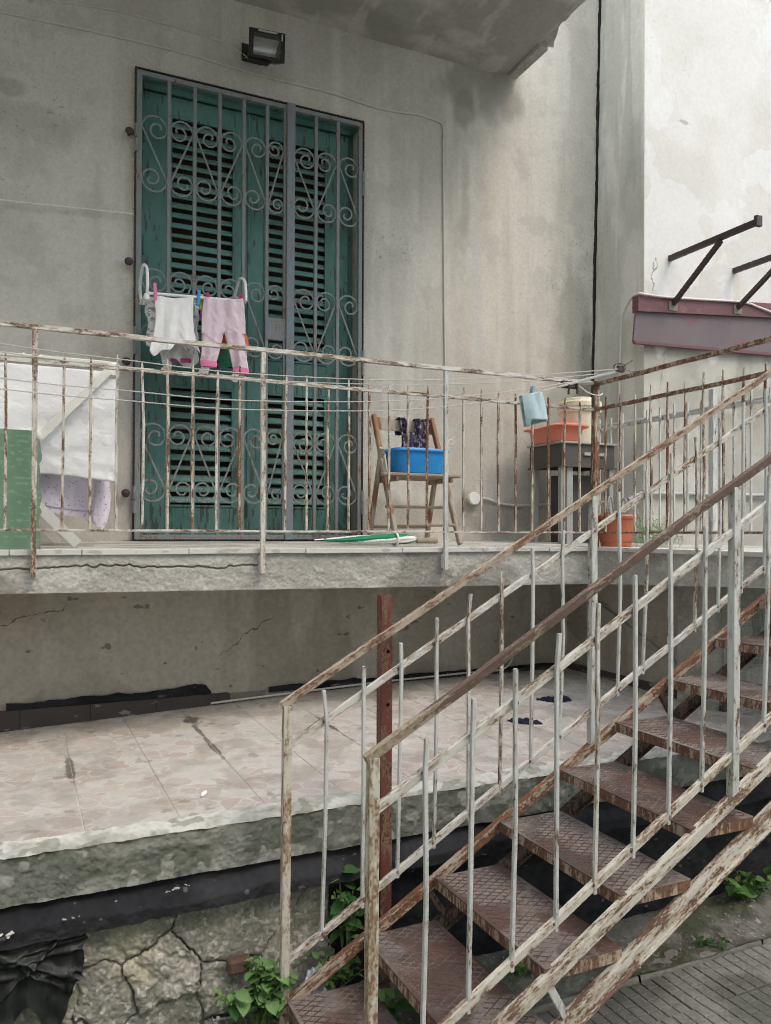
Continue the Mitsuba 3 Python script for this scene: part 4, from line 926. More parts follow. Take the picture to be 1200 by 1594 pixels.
def fold(u, v):
    x = .288 + u * .07 + .012 * np.sin(v * 3); z = .255 - v * (.20 + .06 * np.sin(u * 3.14) + .0 * u)
    return x, 3.985 - .02 * np.sin(u * 3.1) - .01 * v, z
put('folded_corner', thick(grid(fold, 20, 20), .003), 'dotted_sheet', 'dotted_sheet_cloth', True)

# green board
mat('green_board', lambda p, n, uv: mix(mix((.125, .225, .15), (.175, .285, .20), fbm(p.x * 9, p.y * 9, p.z * 9, 3)), (.27, .40, .30), .5 * smoothstep(.58, .66, fbm(p.x * 40, p.y, p.z * 90, 3))), .4, spec=.4)
rr = np.random.default_rng(31)
edge = [(.056 + rr.uniform(-.006, .006), z) for z in np.linspace(-.088, .33, 22)]
gb = put('green_panel', extrude_xz([(-.9, -.088)] + edge + [(.052, .375), (.036, .385), (.03, .412), (-.9, .416)], 3.60, 3.606), 'green_board', None, False, 'translucent green plastic panel leaning behind the railing at the left', 'panel')

# hanging rack on the grille with the wash
rk = thing('hanging_rack', 'small white drying rack hooked on the door grille', 'drying rack')
ry0, ry1 = 4.33, 4.58
def loop_side(x): return curve([(x, ry0, 1.262 if x < 1 else 1.285), (x, ry0 - .012, 1.30), (x, ry0 + .01, 1.395), (x - .01, ry0 + .06, 1.43), (x - .012, ry0 + .12, 1.42), (x - .012, ry0 + .2, 1.36), (x, ry1, 1.29)], 26)
put('frame', join([tube(np.array([(.580, ry0, 1.262), (1.118, ry0, 1.285)]), .0085, 8), tube(np.array([(.580, ry1, 1.27), (1.118, ry1, 1.292)]), .0075, 8), tube(np.array([(.58, ry0, 1.262), (.58, ry1, 1.27)]), .008, 8), tube(np.array([(1.118, ry0, 1.285), (1.118, ry1, 1.292)]), .008, 8)]), 'white_plastic', rk)
for i, y in enumerate((4.375, 4.42, 4.465, 4.51)): put('rod', tube(np.array([(.58, y, 1.252), (1.118, y, 1.275)]), .004, 6), 'white_plastic', rk)
for x in (.582, 1.116): put('hook', tube(loop_side(x), .008, 8), 'white_plastic', rk)
put('corner', join([box(.568, .594, ry0 - .008, ry0 + .03, 1.225, 1.262, .004)]), 'white_plastic', rk, smooth=False)

def shirt(u, v):
    top, bot = .208, .272
    w = (top + (bot - top) * v**1.2) - .03 * np.sin(np.clip(v, 0, 1) * 3.14)
    sag = .012 * np.sin(u * 3.1416) * (1 - v)
    x = .722 + (u - .5) * w + .004 * v + .006 * ns(v, u, 3, 3, 2)
    z = 1.262 + .018 * (u - .5) - sag - v * (.285 + .035 * np.sin(u * 6.3 + .6) + .012 * np.sin(u * 19))
    y = ry0 - .012 - .020 * np.sin(u * 3.14) * v - .016 * np.sin(u * 17 + v * 2) * v**1.3 - .020 * ns(u * 1.6, v * .8, 4, 3, 12) * (.25 + v) - .010 * np.sin(14 * (u - .1) + 8 * v) * (1 - v) * np.exp(-6 * np.abs(u - .1)) 
    return x, y, z
put('white_shirt', thick(grid(shirt, 90, 80), .003), 'white_cotton', None, True, "child's plain white undershirt pegged to the front of the hanging rack", 'shirt')
def leggings():
    def body(u, v):
        # waist to crotch, then two legs: u over both legs
        w = .215 + .03 * np.sin(v * 1.6)
        return .99 + (u - .5) * w, ry0 - .012 - .02 * np.sin(u * 3.14 * 2)**2 * .6 - .008 * np.sin(u * 21) * (1 - v) - .008 * v - .016 * ns(u * 1.8, v * .9, 5, 3, 21), 1.285 + .02 * (u - .5) - .012 * np.sin(u * 3.14) * (1 - v) - v * .20
    parts = [thick(grid(body, 80, 40), .004)]
    for s, x0, x1, L in ((0, .935, .905, .165), (1, 1.048, 1.085, .2)):
        def leg(u, v, x0=x0, x1=x1, L=L, s=s):
            w = .112 - .026 * v
            cx = x0 + (x1 - x0) * v
            return cx + (u - .5) * w, ry0 - .018 - .028 * np.sin(u * 3.14) - .006 * np.sin(u * 12 + v * 3) - .020 * ns(u + 3 * s, v * 1.6, 4, 3, 23), 1.088 + (.012 if s else -.004) - v * L
        parts.append(thick(grid(leg, 40, 40), .004))
    return join(parts)
pk = put('pink_trousers', leggings(), 'pink_jersey', None, True, "child's pale pink jersey trousers with darker pink cuffs hanging on the rack", 'trousers')
for x, z in ((.905, .922), (1.085, .898)):
    put('cuff', xform(lathe([(.044, 0), (.047, -.014), (.044, -.032), (.040, -.032), (.042, -.012), (.040, 0)], 24, 1, .42), trans(x, ry0 - .034, z)), 'pink_cuff', pk)
def backcloth(x0, x1, zt, zb, y, sd, wob=.02):
    def f(u, v):
        return x0 + (x1 - x0) * u + .012 * np.sin(v * 9 + sd) * (u < .2) + wob * ns(u, v, 5, 3, sd), y + .02 * np.sin(u * 13 + sd) * v + .015 * ns(u, v, 4, 3, sd + 1), zt - (zt - zb) * v + .02 * np.sin(u * 8 + sd) * v
    return thick(grid(f, 40, 40), .003)
put('printed_vest', backcloth(.592, .85, 1.255, .995, 4.40, 3), 'grey_print', None, True, "white child's vest with a fine grey print hanging behind the white undershirt", 'vest')
put('hemmed_top', backcloth(.66, .875, 1.26, .93, 4.45, 5), 'white_cotton', None, True, 'white top with a magenta hem hanging at the back of the rack', 'top')
put('magenta_hem', xform(box(-.075, .075, -.003, .003, -.012, .012, .003), trans(.80, 4.445, .945) @ roty(-.04)), 'magenta_cloth', 'hemmed_top', False)
put('magenta_vest', backcloth(.90, 1.02, 1.27, 1.02, 4.46, 9), 'magenta_cloth', None, True, 'magenta garment glimpsed between the trouser legs', 'garment')
def sock(x, zt, zb, y, lean):
    pts = curve([(x, y, zt), (x + lean * .4, y - .005, (zt + zb) / 2), (x + lean, y - .004, zb + .03), (x + lean - .035, y - .012, zb)], 16)
    return sweep(pts, circ(1, 12) * [.026, .010], (0, 1, 0), scale=[.9] * 12 + [.95, .9, .75, .4])
for i, (x, zt, zb, y, ln, lab) in enumerate(((.712, 1.25, .872, 4.47, .0, 'leftmost'), (.91, 1.25, .865, 4.40, -.004, 'middle'), (1.09, 1.25, .855, 4.42, 0, 'rightmost'))):
    put('white_sock', sock(x, zt, zb, y, ln), 'white_cotton', None, True, f'white sock hanging below the washing on the rack, {lab} of three', 'sock', 'white socks on the rack')
mat('peg_pink', (.62, .20, .36), .4); mat('peg_blue', (.04, .27, .60), .4); mat('peg_lime', (.50, .60, .12), .4); mat('peg_magenta', (.42, .03, .14), .4); mat('peg_steel', (.25, .35, .42), .4)
def peg(x, y, z, a, m, label, h=.085):
    Mx = trans(x, y, z) @ roty(a)
    k = thing('clothes_peg', label, 'clothes peg', 'plastic clothes pegs')
    for s in (-1, 1):
        v, f = box(-.008, .008, -.0045, .0045, -h / 2, h / 2, .0015); v = v.copy(); v[:, 1] += s * (.005 + .006 * np.clip(v[:, 2] / h + .1, 0, 1))
        put('jaw', xform((v, f), Mx), m, k, smooth=False)
    put('spring', xform(tube(np.array([(-.009, 0, .005), (.009, 0, .005)]), .004, 8), Mx), 'lamp_metal', k)
peg(.623, ry0 - .004, 1.268, -.06, 'peg_pink', 'pink clothes peg at the left end of the hanging rack', .10)
peg(.853, ry0 - .004, 1.268, .08, 'peg_blue', 'blue clothes peg in the middle of the hanging rack')
peg(.875, ry0 + .03, 1.258, .05, 'peg_lime', 'lime green clothes peg beside the blue one')
peg(.905, ry0 - .004, 1.262, -.08, 'peg_magenta', 'dark magenta clothes peg at the waist of the pink trousers, its left end')
peg(1.094, ry0 - .004, 1.272, -.06, 'peg_magenta', 'dark magenta clothes peg at the right end of the pink trousers')
peg(1.075, ry0 + .05, 1.275, .06, 'peg_pink', 'pink clothes peg just behind the right end of the rack')
# peg basket behind
mat('green_mesh', lambda p, n, uv: mix((.03, .22, .13), (.05, .30, .19), noise(p.x * 90, p.y * 90, p.z * 90)), .5)
mat('orange_plastic', (.60, .14, .06), .45)
pb = thing('peg_basket', 'green peg basket with an orange rim hanging behind the pink trousers', 'basket')
put('bowl', lathe([(.02, -.10), (.06, -.09), (.088, -.05), (.095, 0), (.091, 0), (.083, -.048), (.056, -.084), (0, -.094)], 28, c=(1.085, 4.52, 1.045)), 'green_mesh', pb)
put('rim', lathe([(.099, 0), (.099, .04), (.090, .085), (.085, .085), (.092, .04), (.093, 0)], 28, c=(1.085, 4.52, 1.047)), 'orange_plastic', pb)

# clothes lines
mat('line_cord', (.46, .46, .44), .6)
def line(xz, y0, y1, label):
    x = np.array([a for a, b in xz]); pts = [(a, y0 + (y1 - y0) * (a - x[0]) / (x[-1] - x[0]), b) for a, b in xz]
    put('clothes_line', tube(curve(pts, 80), 0.0024, 6, (0, 1, 0)), 'line_cord', None, True, label, 'clothes line', 'white clothes lines before the balcony railing')

line([(-1.3, .83), (-.097, .734), (.391, .714), (.888, .703), (1.657, .736), (2.332, .813), (3.067, .92)], 3.46, 3.46, 'topmost of the four white clothes lines along the railing')
line([(-1.3, .79), (-.097, .703), (.391, .684), (.888, .677), (1.657, .715), (2.332, .786), (2.884, .875)], 3.465, 3.465, 'second white clothes line from the top')
line([(-1.3, .67), (-.095, .593), (.388, .581), (.881, .577), (1.643, .632), (2.312, .732), (2.684, .81)], 3.43, 3.45, 'third white clothes line from the top')
line([(-1.3, .62), (-.095, .55), (.388, .538), (.881, .536), (1.643, .586), (2.312, .698), (2.904, .868)], 3.425, 3.44, 'lowest white clothes line, with the blue cloth on it')
lb = thing('line_bracket', 'grey iron arm on the railing corner that carries the clothes lines', 'bracket')
put('arm', bar((2.63, 3.475, .785), (3.06, 3.475, .915), .018, .016, seg=6, wob=.001), 'pipe_grey', lb)
put('clamp', join([box(2.66, 2.76, 3.47, 3.50, .785, .822, .003), bar((2.694, 3.465, .80), (2.690, 3.465, .748), .01, .01, (0, 1, 0)), bar((2.748, 3.465, .81), (2.750, 3.465, .753), .01, .01, (0, 1, 0))]), 'dark_bracket', lb, smooth=False)
put('wire_coil', join([tube(np.stack([3.04 + .035 * np.cos(np.linspace(0, 12.5, 60)), 3.46 + .01 * np.sin(np.linspace(0, 9, 60)), .925 + .022 * np.sin(np.linspace(0, 12.5, 60))], 1), .0025, 5, (0, 1, 0)), box(3.03, 3.075, 3.455, 3.475, .90, .935, .003), tube(curve([(3.07, 3.46, .915), (3.12, 3.44, .905), (3.17, 3.4, .91)], 8), .002, 5), tube(curve([(3.07, 3.46, .935), (3.1, 3.45, .955), (3.12, 3.44, .97)], 8), .002, 5)]), 'dark_bracket', lb)
put('loose_wire', tube(curve([(2.76, 3.465, .80), (2.82, 3.46, .765), (2.89, 3.46, .755), (2.93, 3.47, .77)], 20), .003, 6), 'white_line', lb)
# blue cleaning cloth on the lowest line
mat('blue_cloth', lambda p, n, uv: mix((.29, .39, .43), (.40, .50, .53), noise(p.x * 260, p.y * 260, p.z * 260)), .9, lambda p, n, uv: noise(p.x * 300, p.y * 300, p.z * 300), .001, spec=.1)
def bc(u, v):
    x = 2.355 + u * .135 + .03 * v - .012 * np.sin(u * 6) * v; z = .715 + .022 * u - v * (.135 + .03 * (u < .2) + .012 * u)
    return x, 3.43 - .004 - .030 * np.sin(u * 3.0 + .3)**2 * (.25 + v) - .012 * (u > .55) * np.sin((u - .55) * 7), z
def bc2(u, v):
    x = 2.352 + u * .145 + .035 * v; z = .712 + .022 * u - v * (.165 - .02 * u)
    return x, 3.445 + .012 * np.sin(u * 5) * v, z
put('blue_rag', thick(join([grid(bc, 40, 24), grid(bc2, 20, 20)]), .004), 'blue_cloth', None, True, 'pale blue cleaning cloth pegged double on the lowest clothes line', 'cloth')
peg(2.425, 3.43, .722, .10, 'peg_steel', 'grey blue clothes peg holding the pale blue cloth')

# ================================================================== CHAIR, BASINS, TABLE
def f_wood(p, n, uv):
    x, y, z = p.x, p.y, p.z
    g = fbm(x * 60, y * 60, z * 8, 4)
    c = mix((.28, .155, .085), (.20, .105, .06), g)
    return mix(c, (.42, .38, .32), .8 * smoothstep(.45, .62, fbm(x * 14, y * 14, z * 5, 3) + .12 * smoothstep(.3, -.1, z)))
mat('chair_wood', f_wood, .7, lambda p, n, uv: fbm(p.x * 120, p.y * 120, p.z * 20, 2), .0008, spec=.3)
mat('worn_wood', lambda p, n, uv: mix((.36, .31, .25), (.25, .19, .14), fbm(p.x * 20, p.y * 60, p.z * 60, 4)), .75, spec=.3)
ch = thing('folding_chair', 'worn brown wooden folding chair beside the door', 'chair')
def plank(p, q, w, t, up): return bar(p, q, w, t, up, seg=4, wob=.0006, c=.004)
for x0, x1 in ((1.853, 1.862), (2.237, 2.262)):
    put('front_leg', plank((x0, 4.205, .675), (x1, 3.895, -.077), .024, .036, (0, 1, .4)), 'chair_wood', ch)
put('rear_leg', plank((1.845, 4.07, .47), (1.872, 4.31, -.064), .022, .034, (0, 1, .4)), 'chair_wood', ch)
put('rear_leg', plank((2.205, 4.08, .36), (2.262, 4.31, -.064), .022, .034, (0, 1, .4)), 'chair_wood', ch)
put('backrest', grid(lambda u, v: (1.862 + u * .372, 4.195 + .022 * np.sin(u * 3.1416) + np.where(v > .5, .014, 0), .595 + .068 * (1 - np.abs(2 * v - 1)) + .006 * np.sin(u * 3.14) - .016 * u), 24, 9), 'chair_wood', ch)
scene[[k for k in scene if k.startswith('folding_chair__backrest')][0]] = mikit.ply(thick(grid(lambda u, v: (1.862 + u * .372, 4.195 + .022 * np.sin(u * 3.1416), .592 + .075 * v - .01 * (v - .5) * np.sin(u * 3.14) - .012 * u), 24, 8), .014), 'chair_wood', smooth=35)
for i in range(6):
    y = 3.925 + i * .052
    put('seat_slat', box(1.79 if i == 0 else 1.875, 2.285 if i == 0 else 2.235, y, y + .044, .304 - .001 * i, .322 - .001 * i, .004), 'worn_wood', ch, smooth=False)
put('seat_rail', box(1.872, 1.892, 3.93, 4.23, .276, .302, .003), 'chair_wood', ch, smooth=False)
put('seat_rail', box(2.215, 2.237, 3.93, 4.23, .276, .302, .003), 'chair_wood', ch, smooth=False)
for y, z, xa, xb in ((4.05, .135, 1.862, 2.25), (3.93, .03, 1.866, 2.258), (4.285, .02, 1.87, 2.26)):
    put('rung', tube(np.array([(xa, y, z), (xb, y, z)]), .009, 10), 'worn_wood', ch)
put('bolt', tube(np.array([(1.838, 4.10, .44), (1.87, 4.10, .44)]), .011, 10), 'lamp_metal', ch)

def basin(name, c, a, b, h, taper, mtl, label, cat, rim=.014, power=4.5, wave=0.0):
    t = thing(name, label, cat)
    w = .0025
    prof = [(0, 0), (taper * .92, 0), (taper, .008), (1.0, h - .006)]
    outer = [(0, 0), (taper * .93, .0), (taper * .985, .006), (taper + (1 - taper) * .5, h * .5), (1.0, h - .010)]
    inner = [(.985, h - .008), (taper + (1 - taper) * .5 - .02, h * .5), (taper * .96, .012), (0, .010)]
    v, f = lathe(outer + inner, 56, a, b, c, power)
    put('body', (v, f), mtl, t)
    r = [(1.0 - .005, h - .012), (1 + rim / a, h - .016), (1 + rim / a, h - .008), (1 + .6 * rim / a, h), (.985, h), (.98, h - .006)]
    v, f = lathe(r, 56, a, b, c, power)
    if wave: v[:, 2] += wave * np.cos(2 * np.arctan2(v[:, 1] - c[1], v[:, 0] - c[0]))
    put('rim', (v, f), mtl, t)
    return t
mat('blue_plastic', lambda p, n, uv: mix((.012, .20, .56), (.02, .25, .62), fbm(p.x * 9, p.y * 9, p.z * 9, 2)), .32, spec=.5)
mat('orange_red_plastic', lambda p, n, uv: mix((.62, .17, .11), (.67, .21, .14), fbm(p.x * 6, p.y * 6, p.z * 6, 2)), .42, spec=.5)
mat('cream_plastic', lambda p, n, uv: mix((.66, .61, .47), (.58, .53, .41), fbm(p.x * 5, p.y * 5, p.z * 5, 3)), .45, spec=.5)
mat('terracotta_plastic', lambda p, n, uv: mix((.40, .125, .065), (.33, .10, .055), fbm(p.x * 12, p.y * 12, p.z * 12, 3)), .5, spec=.4)
basin('blue_basin', (2.055, 4.05, .323), .168, .115, .142, .90, 'blue_plastic', 'bright blue plastic wash basin on the seat of the folding chair', 'basin')
basin('orange_basin', (3.205, 4.265, .581), .125, .185, .108, .84, 'orange_red_plastic', 'orange red plastic basin on the dark table', 'basin', rim=.022, wave=-.006)
bk = thing('plastic_bucket', 'cream plastic bucket with a lid on the dark table', 'bucket')
put('body', lathe([(0, 0), (.118, 0), (.122, .01), (.136, .24), (.134, .24), (.12, .012), (0, .01)], 40, c=(3.455, 4.33, .581)), 'cream_plastic', bk)
put('band', lathe([(.134, .225), (.146, .225), (.146, .245), (.141, .25), (.141, .262), (.150, .262), (.150, .27), (.136, .27)], 40, c=(3.455, 4.33, .581)), 'cream_plastic', bk)
put('lid', lathe([(.149, .27), (.149, .292), (.142, .30), (.13, .302), (.126, .318), (.11, .326), (.04, .322), (0, .320)], 40, c=(3.455, 4.33, .581)), 'cream_plastic', bk)

# patterned knitted strip hanging over the chair back
def f_knit(p, n, uv):
    a = noise(p.x * 120, p.y * 120, p.z * 90); d = smoothstep(.55, .62, fbm(p.x * 70, p.y * 70, p.z * 45, 3))
    return mix(mix((.035, .028, .05), (.07, .055, .09), a), (.38, .35, .37), .7 * d)
mat('knit_pattern', f_knit, .95, lambda p, n, uv: noise(p.x * 160, p.y * 160, p.z * 160), .002, spec=.1)
def strip_over(xc, w, zb, k):
    s = np.linspace(0, 1, 40)
    def f(u, v):
        # v runs up the front, over the rail, and down behind
        L = .67 - zb
        z = np.where(v < .6, zb + L * v / .6 + .0, .67 - (v - .6) / .4 * .10) + np.where((v > .55) & (v < .65), .006, 0)
        y = np.where(v < .58, 4.192 - .010 + .018 * np.sin(u * 3.1), np.where(v < .64, 4.205, 4.238))
        return xc + (u - .5) * w + .012 * np.sin(v * 6 + k), y - .012 * np.sin(u * 9 + k) , z
    return thick(grid(f, 14, 40), .004)
put('knitted_scarf', join([strip_over(2.035, .040, .44, 0), strip_over(2.150, .050, .44, 2), strip_over(2.185, .040, .44, 4), thick(grid(lambda u, v: (2.03 + u * .16, 4.165 + .014 * np.sin(u * 17), .45 + .115 * v + .02 * np.sin(u * 6)), 30, 10), .004)]), 'knit_pattern', None, True, 'dark violet and white patterned knitted strip hung over the chair back', 'scarf')

# umbrella lying on the floor
UC = np.array([1.375, 3.74, -.047]); UL = .52
def f_umb(p, n, uv):
    a = dr.atan2(p.z - UC[2], p.y - UC[1]); s = a * .955 + (p.x - 1.375) * 5.0
    return mix((.72, .73, .71), (.02, .20, .105), smoothstep(-.15, .15, dr.sin(2 * s)))
mat('umbrella_cloth', f_umb, .6, spec=.3)
um = thing('folded_umbrella', 'folded green and white umbrella lying on the balcony floor', 'umbrella')
def umb(u, v):
    r = np.interp(u, [0, .04, .35, .72, .9, 1], [.004, .010, .022, .029, .028, .014]) * (1 + .22 * np.abs(np.sin(4 * v * 2 * np.pi + 6 * u)))
    a = v * 2 * np.pi
    return UC[0] + u * UL, UC[1] + r * np.cos(a), UC[2] + r * np.sin(a) * .8 - .004 + .006 * u
put('canopy', grid(umb, 60, 81), 'umbrella_cloth', um)
put('strap', tube(np.stack([UC[0] + .40 + 0 * np.linspace(0, 6.28, 30), UC[1] + .042 * np.cos(np.linspace(0, 6.28, 30)), UC[2] + .034 * np.sin(np.linspace(0, 6.28, 30))], 1), .006, 6, (1, 0, 0)), 'white_cotton', um)
put('tip', tube(np.array([UC - [.05, 0, .004], UC]), .004, 8), 'lamp_metal', um)
put('handle', xform(lathe([(0, 0), (.013, .002), (.016, .01), (.014, .03), (.016, .035), (.015, .06), (.017, .065), (.016, .1), (.018, .11), (.015, .125), (0, .128)], 16), trans(1.90, 3.74, -.055) @ roty(math.pi / 2)), 'worn_wood', um)

# dark table
mat('table_brown', lambda p, n, uv: mix((.066, .056, .054), (.09, .075, .072), fbm(p.x * 6, p.y * 6, p.z * 12, 3)), .6, spec=.35)
mat('table_grey', lambda p, n, uv: mix((.26, .265, .26), (.34, .345, .34), fbm(p.x * 8, p.y * 8, p.z * 20, 3)), .55, spec=.35)
tb = thing('side_table', 'old dark brown table on grey legs in the balcony corner', 'table')
put('top_board', box(3.11, 3.585, 4.08, 4.46, .566, .580, .003), 'table_grey', tb, smooth=False)
put('apron', join([box(3.13, 3.56, 4.098, 4.113, .42, .565, .002), box(3.13, 3.145, 4.113, 4.45, .42, .565), box(3.545, 3.56, 4.113, 4.45, .42, .565), box(3.145, 3.545, 4.435, 4.45, .42, .565)]), 'table_brown', tb, smooth=False)
put('lower_trim', join([bar((3.115, 4.095, .420), (3.575, 4.095, .416), .018, .008), bar((3.127, 4.09, .420), (3.127, 4.46, .420), .018, .008)]), 'table_brown', tb)
put('handle_strip', box(3.30, 3.47, 4.084, 4.096, .492, .512, .002), 'table_grey', tb, smooth=False)
for x, y, w in ((3.150, 4.125, .034), (3.205, 4.135, .05), (3.155, 4.42, .034), (3.54, 4.12, .034), (3.54, 4.42, .034)):
    put('leg', box(x - w / 2, x + w / 2, y - w / 2, y + w / 2, -.085, .42, .002), 'table_grey', tb, smooth=False)
bx = thing('storage_box', 'dark shallow cupboard standing under the table', 'cupboard')
put('carcass', join([box(3.27, 3.5, 4.24, 4.255, -.08, .36), box(3.27, 3.29, 4.255, 4.40, -.08, .36), box(3.48, 3.5, 4.255, 4.40, -.08, .36), box(3.27, 3.5, 4.24, 4.40, .36, .375)]), 'table_brown', bx, smooth=False)
put('door', box(3.29, 3.48, 4.228, 4.238, -.06, .34, .002), 'table_brown', bx, smooth=False)

# flower pot
pt = thing('flower_pot', 'terracotta coloured plastic flower pot with a withered grey plant', 'pot')
PC = (3.04, 3.485, -.087)
put('pot', lathe([(0, 0), (.082, 0), (.086, .012), (.084, .024), (.090, .03), (.098, .125), (.101, .13), (.103, .155), (.112, .158), (.114, .172), (.108, .180), (.100, .176), (.094, .13), (.0, .13)], 40, c=PC), 'terracotta_plastic', pt)
put('earth', lathe([(.097, .14), (.06, .152), (0, .155)], 24, c=PC), 'soil', pt)
rq = np.random.default_rng(41)
wst = []
for i in range(9):
    a = rq.uniform(0, 6.28); p0 = np.array([PC[0] + .03 * math.cos(a), PC[1] + .03 * math.sin(a), PC[2] + .14])
    d = np.array([math.cos(a) * .07, math.sin(a) * .05, rq.uniform(.08, .17)])
    wst.append(tube(curve([p0, p0 + d * .6 + [0, 0, .02], p0 + d * [1.2, 1.2, .8], p0 + d * [1.5, 1.5, .4]], 10), .004, 5))
put('withered_stem', join(wst), 'withered', pt)
mat('withered', lambda p, n, uv: mix((.20, .20, .185), (.33, .32, .30), fbm(p.x * 60, p.y * 60, p.z * 60, 2)), .9)

# hook on the second-from-right post
put('white_hook', tube(np.stack([2.03 + .013 * np.cos(np.linspace(-1.2, 4.4, 24)), 3.60 + 0 * np.linspace(0, 1, 24), .463 + .016 * np.sin(np.linspace(-1.2, 4.4, 24))], 1), .004, 7, (0, 1, 0)), 'white_plastic', None, True, 'small white plastic hook behind the clean white railing post', 'hook')

# rags and litter on the terrace
mat('navy_cloth', f_cloth((.010, .012, .03), (.02, .022, .045), 40), .9, spec=.2)
def rag(cx, cy, cz, w, d, h, a, sd):
    def f(u, v):
        x = (u - .5) * w * (1 - .3 * (2 * v - 1)**2); y = (v - .5) * d * (1 - .4 * (2 * u - 1)**2)
        r = 1 - np.clip((2 * u - 1)**2 + (2 * v - 1)**2, 0, 1)
        z = h * np.clip(r * (.5 + 1.4 * (.5 + ns(u, v, 4, 3, sd))) + 2.4 * ns(u, v, 7, 3, sd + 2) * (r > 0), 0, 3) + .003
        return cx + x * math.cos(a) - y * math.sin(a), cy + x * math.sin(a) + y * math.cos(a), cz + z
    return thick(grid(f, 40, 30), .004)
put('dropped_cloth', rag(2.585, 3.44, -.921, .20, .11, .022, -.45, 3), 'navy_cloth', None, True, 'crumpled dark navy cloth lying farther back on the terrace', 'cloth', 'dark cloths dropped on the terrace')
put('dropped_cloth', rag(2.17, 3.12, -.922, .17, .08, .016, -.75, 7), 'navy_cloth', None, True, 'crumpled dark navy cloth lying nearer on the terrace', 'cloth', 'dark cloths dropped on the terrace')
put('paper_scrap', rag(.570, 2.745, -.924, .014, .05, .003, -.5, 5), 'white_cotton', None, True, 'small white paper scrap on the terrace tiles', 'paper')
put('plastic_scrap', rag(.86, 2.40, -1.50, .11, .09, .04, .3, 9), 'scrap_blue', None, True, 'crumpled pale plastic scrap behind the foot of the stairs', 'litter')
mat('scrap_blue', (.50, .56, .62), .5)
flk = []
rf = np.random.default_rng(51)
def crumb(s):
    m_ = trimesh.creation.icosphere(1, .5); v_ = np.array(m_.vertices); v_ = v_ * rf.uniform(.6, 1.3, (len(v_), 1)) * [1, .5, .35] * s
    return v_, np.array(m_.faces)
for x, y, z, s in [(-.05, 2.40, -1.118, .020), (-.035, 2.405, -1.117, .012), (.105, 2.405, -1.110, .010), (.13, 2.405, -1.110, .010), (.40, 2.415, -1.09, .012), (.425, 2.42, -1.088, .018), (.455, 2.425, -1.085, .009), (.25, 2.42, -1.092, .007)]:
    for q in range(3): flk.append(xform(crumb(s * rf.uniform(.5, 1.1)), trans(x + rf.normal(0, s * .6), y, z + rf.normal(0, s * .15)) @ rotz(rf.uniform(0, 3))))
put('paint_flakes', join(flk), 'pebble', None, False, 'white paint flakes caught on the black bitumen band', 'flakes', kind='stuff')
lit = []
for q in range(70):
    x, y = rf.uniform(1.5, 3.2), rf.uniform(2.2, 2.44); s = rf.uniform(.003, .008) * (1 + (rf.random() < .06) * 1.6)
    lit.append(xform(box(-.5, .5, -.35, .35, -.25, .25, .15), trans(x, y, float(soil_z(np.array(x), np.array(y))) + .003) @ rotz(rf.uniform(0, 3)) @ np.diag([s, s, s, 1])))
put('pebbles', join(lit), 'pebble', None, False, 'scattered pale pebbles and plaster crumbs on the dirt strip', 'pebbles', kind='stuff')
mat('pebble', lambda p, n, uv: mix((.25, .24, .225), (.45, .44, .42), noise(p.x * 25, p.y * 25, 1)), .9)

# wire mesh beside the pillar
wm = []
rw = np.random.default_rng(61)
for i in range(17):
    x = 3.25 + i * .033; a = rw.normal(0, .004, 12)
    wm.append(tube(np.stack([x + np.cumsum(a) * .35, 2.80 + .03 * np.sin(np.linspace(0, 5, 12) + i * .5), np.linspace(-1.02, -.27, 12)], 1), .0022, 4, (0, 1, 0)))
for j in range(24):
    z = -1.0 + j * .031
    wm.append(tube(np.stack([np.linspace(3.24, 3.80, 14), 2.80 + .03 * np.sin(np.linspace(0, 5, 14)[::-1] * .3 + j * .3), z + np.cumsum(rw.normal(0, .004, 14)) * .4], 1), .0022, 4, (0, 1, 0)))
put('wire_mesh', join(wm), 'pipe_grey', None, 35, 'sagging grey wire netting beside the concrete pillar', 'netting')
put('rubble_backing', grid(lambda u, v: (3.47 + u * 2.2, 3.02 + .03 * n3(u * 2, 0 * u, v, 6), -1.05 + v * .78), 50, 30), 'slab_concrete', None, True, 'rough concrete wall behind the wire netting', 'wall')
put('landing', join([box(3.16, 4.3, 1.66, 2.355, -.2, -.092, .01)]), 'slab_concrete', None, False, 'concrete landing at the head of the iron stairs', 'landing')

# ================================================================== WEEDS
def leaf_mesh(fold, bend, w):
    s = np.linspace(0, 1, 7); wid = w * np.clip(np.sin(np.pi * s**.8), 0, 1) ** .75
    V, F = [], []
    for i, (t, a) in enumerate(zip(s, wid)):
        z = -bend * t * t
        for q in (-1, -.5, 0, .5, 1): V.append((q * a, t, z + abs(q) * a * fold + .03 * math.sin(6 * t + q) * w))
    for i in range(6):
        for j in range(4):
            a = i * 5 + j; F += [[a, a + 1, a + 6], [a, a + 6, a + 5]]
    return np.array(V), np.array(F)
leaf_plys = [mikit.ply(leaf_mesh(f, b, w), None, smooth=True) for f, b, w in ((.35, .25, .38), (.28, .42, .42), (.5, .15, .34))]
def leafmat(name, a, b):
    scene[name] = {'type': 'principledthin', 'base_color': mikit.proc(lambda p, n, uv: mix(a, b, fbm(p.x * 24, p.y * 24, p.z * 24, 3))), 'roughness': .5, 'diff_trans': .7, 'spec_trans': 0.0}
leafmat('leaf_fresh', (.125, .25, .08), (.22, .38, .13)); leafmat('leaf_dark', (.045, .11, .04), (.085, .17, .06)); leafmat('leaf_yellow', (.30, .29, .09), (.38, .33, .12)); leafmat('leaf_pale', (.15, .26, .11), (.24, .36, .15))
mat('weed_stem', (.13, .20, .07), .7)
